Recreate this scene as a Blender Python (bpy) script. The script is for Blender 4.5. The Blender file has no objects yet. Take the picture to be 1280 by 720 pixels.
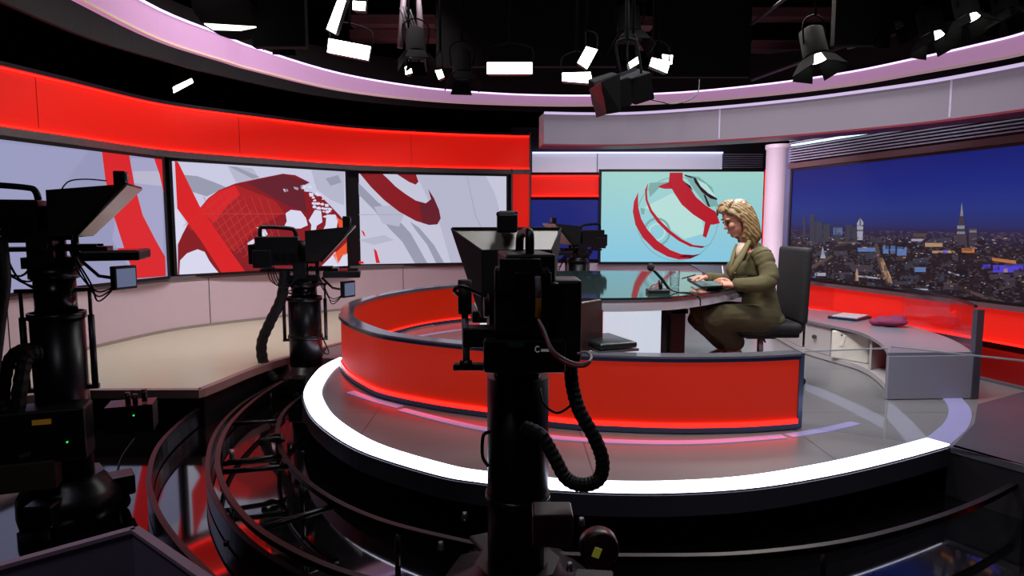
import bpy, bmesh, math, random
from mathutils import Vector, Matrix, Euler
random.seed(7)
sc = bpy.context.scene
COL = sc.collection
PI = math.pi

# ------------------------------------------------------------------ camera
FPX = 820.0
PITCH = math.atan(82 / FPX)
EYE = Vector((0, 0, 1.41))
PL = 0.26                                   # top of the set platform above the studio floor
cd = bpy.data.cameras.new('camera'); cam = bpy.data.objects.new('camera', cd); COL.objects.link(cam)
cam.location = EYE; cam.rotation_euler = (PI / 2 - PITCH, 0, 0)
cd.sensor_width = 36; cd.lens = FPX / 1280 * 36; cd.clip_start = 0.05; cd.clip_end = 60
sc.camera = cam
# ------------------------------------------------------------------ world / view
w = bpy.data.worlds.new('world'); sc.world = w; w.use_nodes = True
w.node_tree.nodes['Background'].inputs[0].default_value = (0.6, 0.55, 0.7, 1)
w.node_tree.nodes['Background'].inputs[1].default_value = 0.006
vs = sc.view_settings
vs.view_transform = 'Standard'; vs.look = 'None'; vs.gamma = 1; vs.use_curve_mapping = False; vs.exposure = 0.0
sc.cycles.max_bounces = 7; sc.cycles.diffuse_bounces = 3; sc.cycles.glossy_bounces = 4; sc.cycles.transmission_bounces = 6
sc.cycles.transparent_max_bounces = 8
sc.cycles.sample_clamp_indirect = 4.0
# ------------------------------------------------------------------ area lamps: grid lights and added fills
def area(name, loc, target, sx, sy, power, color, spread=PI):
    l = bpy.data.lights.new(name, 'AREA'); l.shape = 'RECTANGLE'; l.size = sx; l.size_y = sy
    l.energy = power; l.color = color; l.spread = spread
    o = bpy.data.objects.new(name, l); COL.objects.link(o); o.location = loc
    o.rotation_euler = (Vector(target) - Vector(loc)).to_track_quat('-Z', 'Y').to_euler()
    return o
area('key_light', (0.6, 3.4, 3.9), (1.7, 4.8, 0.9), 0.9, 0.5, 26, (1.0, 0.95, 0.9), 1.5)
area('back_light', (2.6, 6.6, 3.9), (1.6, 4.5, 0.8), 0.8, 0.5, 26, (1.0, 0.93, 0.88), 1.6)
area('top_light', (1.0, 5.4, 4.1), (1.0, 5.4, 0), 1.6, 1.2, 44, (0.93, 0.92, 1.0), 2.0)
area('left_wall_light', (-1.6, 6.0, 3.9), (-2.9, 7.4, 0.2), 2.2, 0.5, 42, (1.0, 0.88, 0.92), 1.9)
area('added_front_fill', (0.9, 1.4, 3.9), (0.9, 4.2, 0.8), 1.2, 0.5, 13, (0.95, 0.94, 1.0), 1.3)  # unseen fill, added to brighten the camera side of the desk
area('added_back_wall_fill', (1.6, 8.3, 2.75), (1.6, 9.4, 0.4), 2.2, 0.15, 12, (1.0, 0.86, 0.98), 2.0)  # unseen lamp added to lift the lower back wall
area('added_left_fill', (-1.0, 0.3, 3.6), (-1.2, 1.4, 0.5), 0.6, 0.4, 3.0, (0.9, 0.85, 1.0), 1.5)  # unseen weak lamp, added so the crate is not black
area('ledge_light', (-2.6, 4.9, 4.0), (-3.3, 5.6, 0.1), 1.2, 0.5, 15, (1.0, 0.95, 0.88), 1.7)
area('right_light', (2.7, 3.9, 4.0), (2.9, 4.6, 0.2), 0.8, 0.6, 22, (0.95, 0.93, 1.0), 1.7)
area('added_column_fill', (1.9, 6.4, 2.3), (2.83, 7.3, 1.2), 0.15, 0.8, 16, (1.0, 0.80, 0.90), 2.2)  # unseen pink lamp added beside the column to make it look lit

# ------------------------------------------------------------------ projection helpers (measuring the place from the photograph)
def ray(u, v):
    x = (u - 640) / FPX; y = -(v - 360) / FPX
    return Vector((x, math.cos(PITCH) + y * math.sin(PITCH), -math.sin(PITCH) + y * math.cos(PITCH)))
def G(u, v, z):                              # point at height z
    r = ray(u, v); return EYE + r * ((z - EYE.z) / r.z)
def W(u, v, d):                              # point at depth d
    r = ray(u, v); return EYE + r * (d / r.y)
def OP(u, v, p0, n):                         # point on a plane
    r = ray(u, v); return EYE + r * ((p0 - EYE).dot(n) / r.dot(n))

# ------------------------------------------------------------------ materials
def lin(c):
    return tuple((x / 255 / 12.92) if x / 255 <= 0.04045 else ((x / 255 + 0.055) / 1.055) ** 2.4 for x in c)
MATS = {}
def mat(name, rgb, rough=0.5, metal=0.0, noise=0.12, scale=18, bump=0.0, ior=1.5, coat=0.0, linear=False, emit=None, es=0.0):
    if name in MATS: return MATS[name]
    m = bpy.data.materials.new(name); m.use_nodes = True; nt = m.node_tree; b = nt.nodes['Principled BSDF']
    c = rgb if linear else lin(rgb)
    tc = nt.nodes.new('ShaderNodeTexCoord'); nz = nt.nodes.new('ShaderNodeTexNoise')
    nz.inputs['Scale'].default_value = scale; nz.inputs['Detail'].default_value = 4
    nt.links.new(tc.outputs['Object'], nz.inputs['Vector'])
    mx = nt.nodes.new('ShaderNodeMix'); mx.data_type = 'RGBA'
    mx.inputs[6].default_value = tuple(x * (1 - noise) for x in c) + (1,)
    mx.inputs[7].default_value = tuple(min(1, x * (1 + noise)) for x in c) + (1,)
    nt.links.new(nz.outputs['Fac'], mx.inputs[0]); nt.links.new(mx.outputs[2], b.inputs['Base Color'])
    b.inputs['Roughness'].default_value = rough; b.inputs['Metallic'].default_value = metal
    b.inputs['IOR'].default_value = ior; b.inputs['Coat Weight'].default_value = coat
    if emit is not None:
        b.inputs['Emission Color'].default_value = lin(emit) + (1,); b.inputs['Emission Strength'].default_value = es
    if bump:
        bp = nt.nodes.new('ShaderNodeBump'); bp.inputs['Strength'].default_value = bump; bp.inputs['Distance'].default_value = 0.01
        nt.links.new(nz.outputs['Fac'], bp.inputs['Height']); nt.links.new(bp.outputs[0], b.inputs['Normal'])
    MATS[name] = m
    return m
def emi(name, rgb, s=1.0, base=(12, 12, 12), rough=0.35):
    return mat(name, base, rough=rough, emit=rgb, es=s)

black = mat('black_plastic', (13, 13, 15), 0.42, noise=0.3)
blackm = mat('black_metal', (17, 17, 20), 0.33, 0.3, noise=0.3)
rubber = mat('black_rubber', (10, 10, 11), 0.65, bump=0.3, scale=60)
steel = mat('brushed_steel', (150, 150, 155), 0.3, 0.9)
darksteel = mat('dark_steel', (60, 60, 66), 0.35, 0.8)
greytrim = mat('grey_trim', (112, 112, 120), 0.35, 0.3, noise=0.05)
bluegrey = mat('blue_grey_trim', (72, 84, 108), 0.3, 0.4, noise=0.05)
redpanel = mat('red_lit_panel', (152, 18, 7), 0.6, noise=0.03, scale=3, emit=(225, 44, 8), es=0.32)
redpanel.node_tree.nodes['Principled BSDF'].inputs['Specular IOR Level'].default_value = 0.25
redwall = mat('red_lit_wall', (190, 22, 8), 0.5, noise=0.03, scale=3, emit=(228, 26, 12), es=0.62)
redlow = mat('red_dim_panel', (120, 12, 10), 0.35, noise=0.04, scale=3, emit=(160, 14, 10), es=0.18)
redstrip = emi('red_led_strip', (255, 18, 10), 6.0)
whitestrip = emi('white_led_strip', (225, 228, 255), 5.0)
lilacstrip = emi('lilac_led_strip', (225, 195, 250), 2.2)
dimstrip = mat('lilac_emissive', (120, 118, 150), 0.25, emit=(140, 135, 185), es=0.45)

# ------------------------------------------------------------------ mesh helpers
WM = {}
def catmull(P, n=6, closed=False):
    P = [Vector(p) for p in P]; out = []
    L = len(P)
    rng = range(L if closed else L - 1)
    for i in rng:
        if closed: a, b, c, d = P[i - 1], P[i], P[(i + 1) % L], P[(i + 2) % L]
        else: a, b, c, d = P[max(i - 1, 0)], P[i], P[i + 1], P[min(i + 2, L - 1)]
        for k in range(n):
            t = k / n
            out.append(0.5 * ((2 * b) + (c - a) * t + (2 * a - 5 * b + 4 * c - d) * t * t + (3 * b - a - 3 * c + d) * t ** 3))
    if not closed: out.append(P[-1].copy())
    return out
def box(bm, c, s, rot=None, mi=0):
    c = Vector(c); hx, hy, hz = s[0] / 2, s[1] / 2, s[2] / 2
    vs_ = []
    for x in (-hx, hx):
        for y in (-hy, hy):
            for z in (-hz, hz):
                v = Vector((x, y, z))
                if rot is not None: v = rot @ v
                vs_.append(bm.verts.new(c + v))
    for q in ((0, 1, 3, 2), (4, 6, 7, 5), (0, 4, 5, 1), (2, 3, 7, 6), (0, 2, 6, 4), (1, 5, 7, 3)):
        f = bm.faces.new([vs_[i] for i in q]); f.material_index = mi
def rings(bm, rs, cap=True, mi=0, smooth=True, closed=False):
    R = [[bm.verts.new(p) for p in r] for r in rs]
    n = len(R[0]); m = len(R)
    for i in range(m if closed else m - 1):
        a, b = R[i], R[(i + 1) % m]
        for k in range(n):
            f = bm.faces.new((a[k], a[(k + 1) % n], b[(k + 1) % n], b[k])); f.material_index = mi; f.smooth = smooth
    if cap and not closed:
        f = bm.faces.new(R[0][::-1]); f.material_index = mi
        f = bm.faces.new(R[-1]); f.material_index = mi
def circ(c, ax, r, n=16, r2=None, up=None):
    ax = Vector(ax).normalized()
    u = Vector(up) if up is not None else (Vector((0, 0, 1)) if abs(ax.z) < 0.9 else Vector((1, 0, 0)))
    a = ax.cross(u).normalized(); b = a.cross(ax).normalized()
    r2 = r if r2 is None else r2
    return [Vector(c) + a * (math.cos(2 * PI * k / n) * r) + b * (math.sin(2 * PI * k / n) * r2) for k in range(n)]
def cyl(bm, p0, p1, r0, r1=None, n=16, mi=0):
    p0, p1 = Vector(p0), Vector(p1); r1 = r0 if r1 is None else r1
    rings(bm, [circ(p0, p1 - p0, r0, n), circ(p1, p1 - p0, r1, n)], mi=mi)
def lathe(bm, base, prof, n=24, mi=0, ax=(0, 0, 1)):
    base = Vector(base); ax = Vector(ax).normalized()
    rings(bm, [circ(base + ax * h, ax, max(r, 1e-4), n) for r, h in prof], mi=mi)
def tube(bm, pts, r, n=8, sub=6, mi=0, corr=0.0):
    P = catmull(pts, sub) if sub > 1 else [Vector(p) for p in pts]
    rs = []; prev = None
    for i, p in enumerate(P):
        t = (P[min(i + 1, len(P) - 1)] - P[max(i - 1, 0)])
        if t.length < 1e-9: t = Vector((0, 0, 1))
        t.normalize()
        if prev is None:
            a = t.cross(Vector((0, 0, 1)) if abs(t.z) < 0.9 else Vector((1, 0, 0))).normalized()
        else:
            a = (prev - t * prev.dot(t)).normalized()
        prev = a; b = t.cross(a)
        rr = r * (1 + (corr if i % 2 else -corr)) if corr else r
        rs.append([p + a * math.cos(2 * PI * k / n) * rr + b * math.sin(2 * PI * k / n) * rr for k in range(n)])
    rings(bm, rs, mi=mi, smooth=not corr)
def offs(P, d):                                # offset a ground path sideways (left of travel is +)
    out = []
    for i, p in enumerate(P):
        t = P[min(i + 1, len(P) - 1)] - P[max(i - 1, 0)]
        n = Vector((-t.y, t.x, 0)).normalized()
        out.append(Vector((p.x + n.x * d, p.y + n.y * d, p.z)))
    return out
def band(bm, P, o0, o1, z0, z1, mi=0, o0t=None, o1t=None):   # wall of rectangular section along a path
    A, B = offs(P, o0), offs(P, o1)
    At, Bt = (offs(P, o0t) if o0t is not None else A), (offs(P, o1t) if o1t is not None else B)
    rs = [[Vector((a.x, a.y, z0)), Vector((b.x, b.y, z0)), Vector((bt.x, bt.y, z1)), Vector((at.x, at.y, z1))]
          for a, b, at, bt in zip(A, B, At, Bt)]
    rings(bm, rs, mi=mi, smooth=False)
def prism(bm, pts, z0, z1, mi=0):
    lo = [bm.verts.new((p[0], p[1], z0)) for p in pts]; hi = [bm.verts.new((p[0], p[1], z1)) for p in pts]
    n = len(pts)
    for i in range(n):
        f = bm.faces.new((lo[i], lo[(i + 1) % n], hi[(i + 1) % n], hi[i])); f.material_index = mi
    f = bm.faces.new(hi); f.material_index = mi
    f = bm.faces.new(lo[::-1]); f.material_index = mi
def B(): return bmesh.new()
def obj(name, bm, mats, parent=None, local=False, bevel=0.0, label=None, cat=None, group=None, kind=None, smooth_angle=None, orient=True):
    me = bpy.data.meshes.new(name)
    if orient: bmesh.ops.recalc_face_normals(bm, faces=bm.faces)
    o = bpy.data.objects.new(name, me); COL.objects.link(o)
    if parent is not None:
        o.parent = parent; pw = WM[parent.name]
        if not local: bm.transform(pw.inverted())
        WM[o.name] = pw.copy()
    else:
        xs = [v.co for v in bm.verts]
        lo = Vector((min(v.x for v in xs), min(v.y for v in xs), min(v.z for v in xs)))
        hi = Vector((max(v.x for v in xs), max(v.y for v in xs), max(v.z for v in xs)))
        c = Vector(((lo.x + hi.x) / 2, (lo.y + hi.y) / 2, lo.z))
        bm.transform(Matrix.Translation(-c)); o.location = c; WM[o.name] = Matrix.Translation(c)
    bm.to_mesh(me); bm.free()
    for m in (mats if isinstance(mats, (list, tuple)) else [mats]): me.materials.append(m)
    if bevel:
        md = o.modifiers.new('bevel', 'BEVEL'); md.width = bevel; md.segments = 2; md.limit_method = 'ANGLE'
    tag(o, label, cat, group, kind)
    return o
def tag(o, label=None, cat=None, group=None, kind=None):
    if label: o['label'] = label
    if cat: o['category'] = cat
    if group: o['group'] = group
    if kind: o['kind'] = kind
    return o
def thing(name, loc, label, cat, group=None, rz=0.0):
    o = bpy.data.objects.new(name, None); COL.objects.link(o); o.location = loc; o.rotation_euler = (0, 0, rz)
    o.empty_display_size = 0.1
    WM[o.name] = Matrix.Translation(Vector(loc)) @ Matrix.Rotation(rz, 4, 'Z')
    return tag(o, label, cat, group)
def struct(name, bm, m, label=None, **k): return obj(name, bm, m, kind='structure', label=label, **k)

# ================================================================== STRUCTURE
# ---- studio shell
floor_m = mat('studio_floor', (8, 8, 10), 0.05, noise=0.25, scale=2.2, ior=2.2)
shell_m = mat('black_studio_wall', (9, 9, 11), 0.9, noise=0.3, scale=3)
b = B(); box(b, (0.3, 4.6, -0.05), (13, 15, 0.1)); struct('floor', b, floor_m, 'glossy black studio floor')
b = B(); box(b, (0.3, 4.6, 5.05), (13, 15, 0.1)); struct('ceiling', b, shell_m, 'black studio ceiling')
b = B(); box(b, (0.3, 12.15, 2.5), (13, 0.1, 5)); struct('wall_back', b, shell_m, 'black wall behind the set')
b = B(); box(b, (-6.25, 4.6, 2.5), (0.1, 15, 5)); struct('wall_left', b, shell_m, 'black studio wall on the left')
b = B(); box(b, (6.85, 4.6, 2.5), (0.1, 15, 5)); struct('wall_right', b, shell_m, 'black studio wall on the right')

# ---- the curved video wall on the left: path of its face, traced at the foot of the screens
ZB, ZT = 0.855, 2.05
S1a, S1b = None, None
def gz(u, v): return G(u, v, ZB)
s2a, s2b = gz(220, 343), gz(432, 332)
s3a, s3b = gz(445, 330), gz(632, 327)
s1b = gz(205, 345); s1m = gz(40, 362.5)
dirv = (s1b - s1m).normalized(); s1a = s1b - dirv * 2.07
WP = catmull([s1a - dirv * 0.9 + Vector((0.10, 0, 0)), s1a, (s1a + s1b) / 2 + Vector((-0.02, 0, 0)), (s1b + s2a) / 2, (s2a + s2b) / 2 + Vector((-0.04, 0.05, 0)), (s2b + s3a) / 2,
              (s3a + s3b) / 2 + Vector((-0.01, 0.03, 0)), s3b + Vector((0.05, 0.03, 0)), W(661, 327, s3b.y + 0.06)], 8)
ZR0, ZR1 = 2.185, 2.62
wallm = mat('pale_wall_panel', (206, 190, 200), 0.4, noise=0.03, scale=2)
b = B(); band(b, WP, 0.06, 0.6, PL, 2.66); struct('wall_video', b, black, 'black carcass of the curved video wall')
b = B()
for i0, i1 in ((0, 11), (11, 27), (27, 45), (45, 64)):
    seg = WP[i0:i1 + 1]
    band(b, seg, -0.035, 0.05, PL + 0.005, 0.795)
lw = struct('wall_lower_panel', b, wallm, 'pinkish white lower panels of the curved video wall')
b = B()
seams = []
for i in (11, 27, 45):
    p = offs(WP, -0.0365)[i]; box(b, (p.x, p.y, 0.53), (0.006, 0.006, 0.53))
obj('panel_seam', b, darksteel, lw)
b = B(); band(b, WP, -0.05, 0.05, PL + 0.001, PL + 0.035); struct('baseboard_video_wall', b, mat('beige_trim', (150, 140, 132), 0.4), 'beige grey skirting under the curved video wall')
b = B(); band(b, WP, -0.05, 0.05, 0.795, 0.838); struct('trim_1', b, greytrim, 'grey trim under the large screens')
b = B(); band(b, WP, -0.05, 0.05, 2.085, 2.15); struct('trim_2', b, mat('champagne_trim', (150, 143, 140), 0.28, 0.7), 'metallic strip under the red band')
b = B(); band(b, WP, -0.055, 0.3, ZR1, ZR1 + 0.035); struct('trim_3', b, darksteel, 'dark grey top edge of the red band')
b = B(); band(b, WP, -0.03, 0.05, ZR0 - 0.03, ZR1)
end = WP[-1]
redband = struct('wall_red_band', b, redwall, 'glowing red curved band over the large screens')
b = B(); band(b, WP, -0.042, -0.030, ZR1 - 0.022, ZR1 - 0.004); band(b, WP, -0.042, -0.030, ZR0 - 0.028, ZR0 - 0.012); obj('led_strip', b, redstrip, redband)
b = B()
for i in (14, 30, 46):
    p = offs(WP, -0.031)[i]; box(b, (p.x, p.y, (ZR0 + ZR1) / 2), (0.004, 0.004, ZR1 - ZR0))
obj('panel_seam', b, redlow, redband)
# red upright at the right-hand end of the video wall
E0 = WP[-1]; ex = W(641, 300, E0.y).x
b = B(); box(b, ((ex + E0.x) / 2, E0.y + 0.01, (PL + ZR0) / 2 + 0.28), (E0.x - ex, 0.10, ZR0 - PL - 0.56)); struct('wall_red_upright', b, redwall, 'glowing red upright at the right end of the video wall')
b = B(); box(b, (E0.x + 0.012, E0.y + 0.02, 1.46), (0.024, 0.16, 2.4)); struct('trim_4', b, greytrim, 'grey edge of the red upright')
b = B(); box(b, (ex - 0.014, E0.y - 0.02, 1.5), (0.024, 0.12, 1.33)); struct('trim_5', b, greytrim, 'grey strip between screen and red upright')

# ---- raised set floor
ring_px = [(424, 448), (400, 461), (381, 487), (384, 510), (402, 533), (450, 563), (540, 592), (600, 603), (680, 611.5), (760, 616), (850, 616), (950, 609), (1050, 592), (1130, 573), (1187, 557)]
ringL = [G(u, v, PL) for u, v in ring_px]
ring_mirrored = [G(u, v, PL) for u, v in [(1210, 535), (1214, 515), (1200, 497), (1175, 481), (1148, 469)]]
RP = catmull(ringL, 6); RB = catmull([ringL[-1]] + ring_mirrored, 5)
set_floor = mat('grey_set_floor', (112, 111, 112), 0.3, noise=0.05, scale=2.5)
# tile joints in the set floor
nt = set_floor.node_tree; bs = nt.nodes['Principled BSDF']; src = bs.inputs['Base Color'].links[0].from_socket
tc = nt.nodes.new('ShaderNodeTexCoord'); br = nt.nodes.new('ShaderNodeTexBrick'); br.offset = 0
br.inputs['Scale'].default_value = 1; br.inputs['Mortar Size'].default_value = 0.004; br.inputs['Brick Width'].default_value = 1.2; br.inputs['Row Height'].default_value = 1.2
nt.links.new(tc.outputs['Object'], br.inputs['Vector'])
mx = nt.nodes.new('ShaderNodeMix'); mx.data_type = 'RGBA'; mx.inputs[7].default_value = (0.07, 0.07, 0.07, 1)
nt.links.new(br.outputs['Fac'], mx.inputs[0]); nt.links.new(src, mx.inputs[6]); nt.links.new(mx.outputs[2], bs.inputs['Base Color'])
edgeR = [G(1282, 583, PL), G(1400, 606, PL)]
plat = [p for p in RP] + [edgeR[0], Vector((4.9, edgeR[1].y, PL)), Vector((4.9, 9.9, PL)), Vector((-1.0, 9.9, PL)), Vector((-1.75, 7.6, PL)), Vector((-1.75, 6.2, PL)), Vector((-1.62, 5.5, PL))]
plat = plat[::-1] if False else plat
b = B(); prism(b, plat, PL - 0.085, PL); fl = struct('floor_platform', b, set_floor, 'raised grey set floor')
# rim and recessed plinth
b = B(); band(b, RP, 0.001, 0.012, PL - 0.1, PL - 0.004) if False else band(b, RP, -0.012, -0.001, PL - 0.1, PL - 0.006)
struct('trim_6', b, mat('rim_grey', (52, 52, 62), 0.4), 'dark grey rim under the white light ring')
b = B(); band(b, RP, 0.25, 0.3, 0, PL - 0.09); struct('wall_plinth', b, black, 'recessed black plinth of the platform')
b = B(); band(b, [ringL[-1], edgeR[0], Vector((4.9, edgeR[1].y, PL))], -0.01, 0.02, 0.0, PL - 0.03); struct('trim_7', b, mat('walkway_side', (38, 34, 40), 0.5), 'dark side of the right walkway')
b = B(); band(b, [ringL[-1], edgeR[0], Vector((4.9, edgeR[1].y, PL))], -0.016, 0.02, PL - 0.03, PL + 0.004); struct('trim_8', b, greytrim, 'pale nosing of the right walkway')
walk = [G(1190, 560, PL), G(1282, 583, PL), Vector((4.9, edgeR[1].y, PL)), Vector((4.9, 5.2, PL)), G(1222, 506, PL), G(1218, 530, PL)]
b = B(); prism(b, walk, PL, PL + 0.004); struct('floor_walkway', b, mat('walkway_floor', (62, 63, 74), 0.5, noise=0.05), 'dark grey walkway to the right of the light ring')
# light ring
b = B(); band(b, RP, 0.0, 0.115, PL, PL + 0.008)
tag(obj('light_ring', b, whitestrip), 'bright white light ring around the edge of the round platform', 'light')
b = B(); band(b, RB, 0.0, 0.115, PL, PL + 0.0065)  # lilac emission put in for the ring's reflection in the glass
tag(obj('light_ring', b, dimstrip), 'dim lilac band glowing in place of the light ring reflected in the clear glass panel', 'light')
# lilac strips on the set floor: flat bands with an even emission
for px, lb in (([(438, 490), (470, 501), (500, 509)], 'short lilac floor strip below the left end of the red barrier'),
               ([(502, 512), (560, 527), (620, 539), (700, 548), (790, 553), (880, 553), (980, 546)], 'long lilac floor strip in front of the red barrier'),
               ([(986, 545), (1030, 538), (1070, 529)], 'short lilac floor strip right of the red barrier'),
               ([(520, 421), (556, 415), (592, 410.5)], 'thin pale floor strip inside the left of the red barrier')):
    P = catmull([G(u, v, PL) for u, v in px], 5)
    b = B(); band(b, P, -0.03, 0.03, PL, PL + 0.004); tag(obj('floor_strip', b, dimstrip), lb, 'light', 'lilac strips on the set floor')
# cream ledge along the video wall
cream = mat('cream_ledge', (192, 190, 166), 0.3, noise=0.05, scale=1.5)
LE = [G(u, v, PL) for u, v in [(-60, 515), (20, 497), (100, 488.5), (250, 488), (278, 477), (312, 463), (360, 447), (420, 431), (470, 420), (540, 408)]]
LEc = LE[:4] + catmull(LE[3:], 5)[1:]
ledge = LEc + [Vector((-0.6, 9.3, PL))] + [Vector((p.x, p.y, PL)) for p in offs(WP, 0.0)][::-1][8:]
b = B(); prism(b, ledge, PL - 0.03, PL + 0.006); struct('floor_ledge', b, cream, 'cream floor ledge along the curved video wall')
b = B(); band(b, LEc, -0.02, 0.035, PL - 0.05, PL + 0.008); struct('trim_9', b, mat('ledge_edge', (140, 115, 112), 0.4), 'pinkish grey edge of the cream ledge')
b = B(); band(b, LEc, 0.03, 0.06, 0, PL - 0.03); struct('wall_ledge_front', b, black, 'black front of the cream ledge')

# ================================================================== LARGE SCREENS
def screen(name, label, a, bb, z0, z1, frame=0.03, depth=0.07, group=None, base=(150, 150, 180), es=1.0, shapes=None, fr=black, jut=0.045):
    """a, bb: foot corners on the plane of the picture; shapes: [(material, [pixel points])] drawn into the flat picture"""
    a = Vector((a.x, a.y, z0)); bb = Vector((bb.x, bb.y, z0))
    n = Vector(((bb - a).y, -(bb - a).x, 0)).normalized()
    if n.dot(EYE - a) < 0: n = -n
    a = a + n * jut; bb = bb + n * jut
    x = (bb - a).normalized(); L = (bb - a).length; mid = (a + bb) / 2
    t = thing(name, (mid.x, mid.y, z0 - frame), label, 'screen', group)
    bm = B()
    R = Matrix((x, -n, Vector((0, 0, 1)))).transposed()
    H = z1 - z0; f = frame
    for cx, cz, sx, sz in ((L / 2, -f / 2, L + 2 * f, f), (L / 2, H + f / 2, L + 2 * f, f), (-f / 2, H / 2, f, H), (L + f / 2, H / 2, f, H)):
        c = a + x * cx + Vector((0, 0, cz)) + n * (0.008 - depth / 2); box(bm, c, (sx, depth, sz), R)
    obj('bezel', bm, fr, t)
    bm = B(); mats = [emi(name + '_ground_%d_%d_%d' % base, base, es)] if not isinstance(base, bpy.types.Material) else [base]
    c = a + x * (L / 2) + Vector((0, 0, H / 2)) - n * 0.02; box(bm, c, (L, 0.04, H), R)
    lay = 0
    for m, poly in (shapes or []):
        if m not in mats: mats.append(m)
        mi = mats.index(m); lay += 1; off = 0.0007 * min(lay, 9) + 0.0002
        pts = []
        for u, v in poly:
            p = OP(u, v, a, n); s = min(max((p - a).dot(x), 0.0), L); z = min(max(p.z, z0), z1)
            pts.append(a + x * s + Vector((0, 0, z - z0)) + n * off)
        try: fc = bm.faces.new([bm.verts.new(p) for p in pts]); fc.material_index = mi
        except ValueError: pass
    obj('screen_image', bm, mats, t, orient=False)
    return t, a, x, n, L, H
E_ = lambda nm, c, s=1.0: emi('image_' + nm, c, s)
def sc_(ox, oy, k, pts): return [(ox + x / k, oy + y / k) for x, y in pts]
red = E_('bright_red', (214, 30, 34)); dred = E_('dark_red', (132, 22, 30)); mred = E_('mid_red', (165, 28, 30)); ddred = E_('deep_red', (98, 28, 40))
wht = E_('white', (214, 214, 236)); gry = E_('grey', (150, 152, 172)); lgry = E_('light_grey', (180, 180, 202)); orng = E_('orange', (232, 84, 40)); line = E_('line', (182, 58, 60))
def arc(cx, cy, rx, ry, a0, a1, wd, n=18, rot=0):
    o, i = [], []
    for k in range(n + 1):
        a = math.radians(a0 + (a1 - a0) * k / n)
        for L, s in ((o, 0), (i, wd)):
            x = (rx - s) * math.cos(a); y = (ry - s) * math.sin(a); r = math.radians(rot)
            L.append((cx + x * math.cos(r) - y * math.sin(r), cy + x * math.sin(r) + y * math.cos(r)))
    return o + i[::-1]
# screen 1
sh = [(E_('lavender', (152, 154, 190)), [(0, 178), (60, 184), (110, 189), (60, 260), (0, 300)]),
      (E_('pale', (160, 160, 196)), [(205, 200), (205, 345), (169, 347), (140, 300), (150, 230), (165, 197)]),
      (lgry, [(166, 214), (205, 214), (205, 233), (168, 229)]),
      (gry, arc(150, 260, 80, 72, 150, 240, 1.5)),
      (red, [(127, 188), (161, 192), (167, 228), (178, 269), (194, 300), (206, 321), (207, 345), (169, 348), (155, 311), (140, 264), (131, 222)]),
      (red, [(192, 196), (206, 198), (206, 242), (199, 218)]),
      (gry, [(20, 340), (90, 318), (150, 330), (150, 332), (90, 320), (20, 343)])]
screen('video_screen', 'large wall screen with red ribbon, at the left edge behind the nearest left camera', s1a, s1b, ZB, ZT, base=(146, 148, 184), shapes=sh, group='screens of the curved video wall')
# screen 2 (globe)
c2 = lambda P: sc_(200, 190, 4.5, P)
glob = [(100, 520), (145, 420), (220, 320), (270, 260), (330, 215), (420, 178), (560, 148), (690, 122), (760, 130), (842, 172), (802, 188), (812, 222), (850, 225), (905, 250), (955, 300), (1005, 352), (1050, 400), (1055, 560), (1055, 660), (100, 700)]
sh = [(gry, c2([(130, 128), (210, 136), (300, 168), (372, 198), (262, 250), (175, 222)])),
      (lgry, c2([(380, 78), (520, 92), (560, 148), (430, 175)])), (gry, c2([(385, 80), (430, 84), (560, 140), (520, 150)])),
      (lgry, c2([(850, 100), (1035, 112), (1035, 300), (960, 270), (880, 210)])), (gry, c2([(930, 150), (1000, 130), (1020, 170), (960, 190)])),
      (dred, c2(glob)),
      (mred, c2([(145, 420), (220, 320), (270, 260), (330, 215), (420, 182), (500, 215), (640, 270), (700, 340), (560, 420), (420, 560), (300, 500)])),
      (red, c2([(225, 320), (275, 262), (330, 222), (420, 190), (450, 240), (380, 300), (300, 400)])),
      (ddred, c2([(490, 172), (690, 124), (840, 172), (800, 192), (825, 340), (715, 300), (600, 235)]))]
for k in range(9):
    sh.append((line, c2([(240 + 45 * k, 250 - 6 * k + k * k), (243 + 45 * k, 250 - 6 * k + k * k), (420 + 38 * k, 560 + 8 * k), (416 + 38 * k, 560 + 8 * k)])))
    sh.append((line, c2([(130 + 42 * k, 420 + 22 * k), (130 + 42 * k, 416 + 22 * k), (400 + 30 * k, 205 + 30 * k), (400 + 30 * k, 209 + 30 * k)])))
sh += [(line, c2([(225, 346), (700, 346), (700, 350), (225, 350)])),
       (wht, c2([(705, 345), (735, 325), (790, 332), (820, 372), (830, 412), (790, 430), (690, 432), (712, 390)])),
       (wht, c2([(540, 422), (590, 435), (605, 462), (590, 478), (566, 470), (572, 452)])),
       (wht, c2([(490, 512), (520, 492), (552, 486), (548, 500), (520, 518), (495, 524)])),
       (wht, c2([(520, 565), (545, 580), (550, 590), (525, 585)])),
       (wht, c2([(108, 700), (112, 610), (150, 570), (210, 547), (250, 562), (275, 610), (300, 645), (328, 690)])),
       (wht, c2([(835, 385), (870, 325), (905, 330), (912, 395), (880, 415), (870, 470), (845, 470), (850, 410)])),
       (wht, c2([(935, 352), (985, 352), (1000, 380), (990, 440), (940, 452), (905, 462), (930, 410)])),
       (wht, c2([(1055, 640), (900, 650), (950, 600), (985, 560), (1002, 625), (1030, 575), (1055, 570)])),
       (orng, c2([(985, 365), (1040, 392), (1048, 420), (1010, 440), (1000, 400)])), (orng, c2([(972, 580), (1048, 508), (1050, 575), (1018, 590), (1000, 632), (985, 610)]))]
rs_ = random.Random(3)
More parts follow.
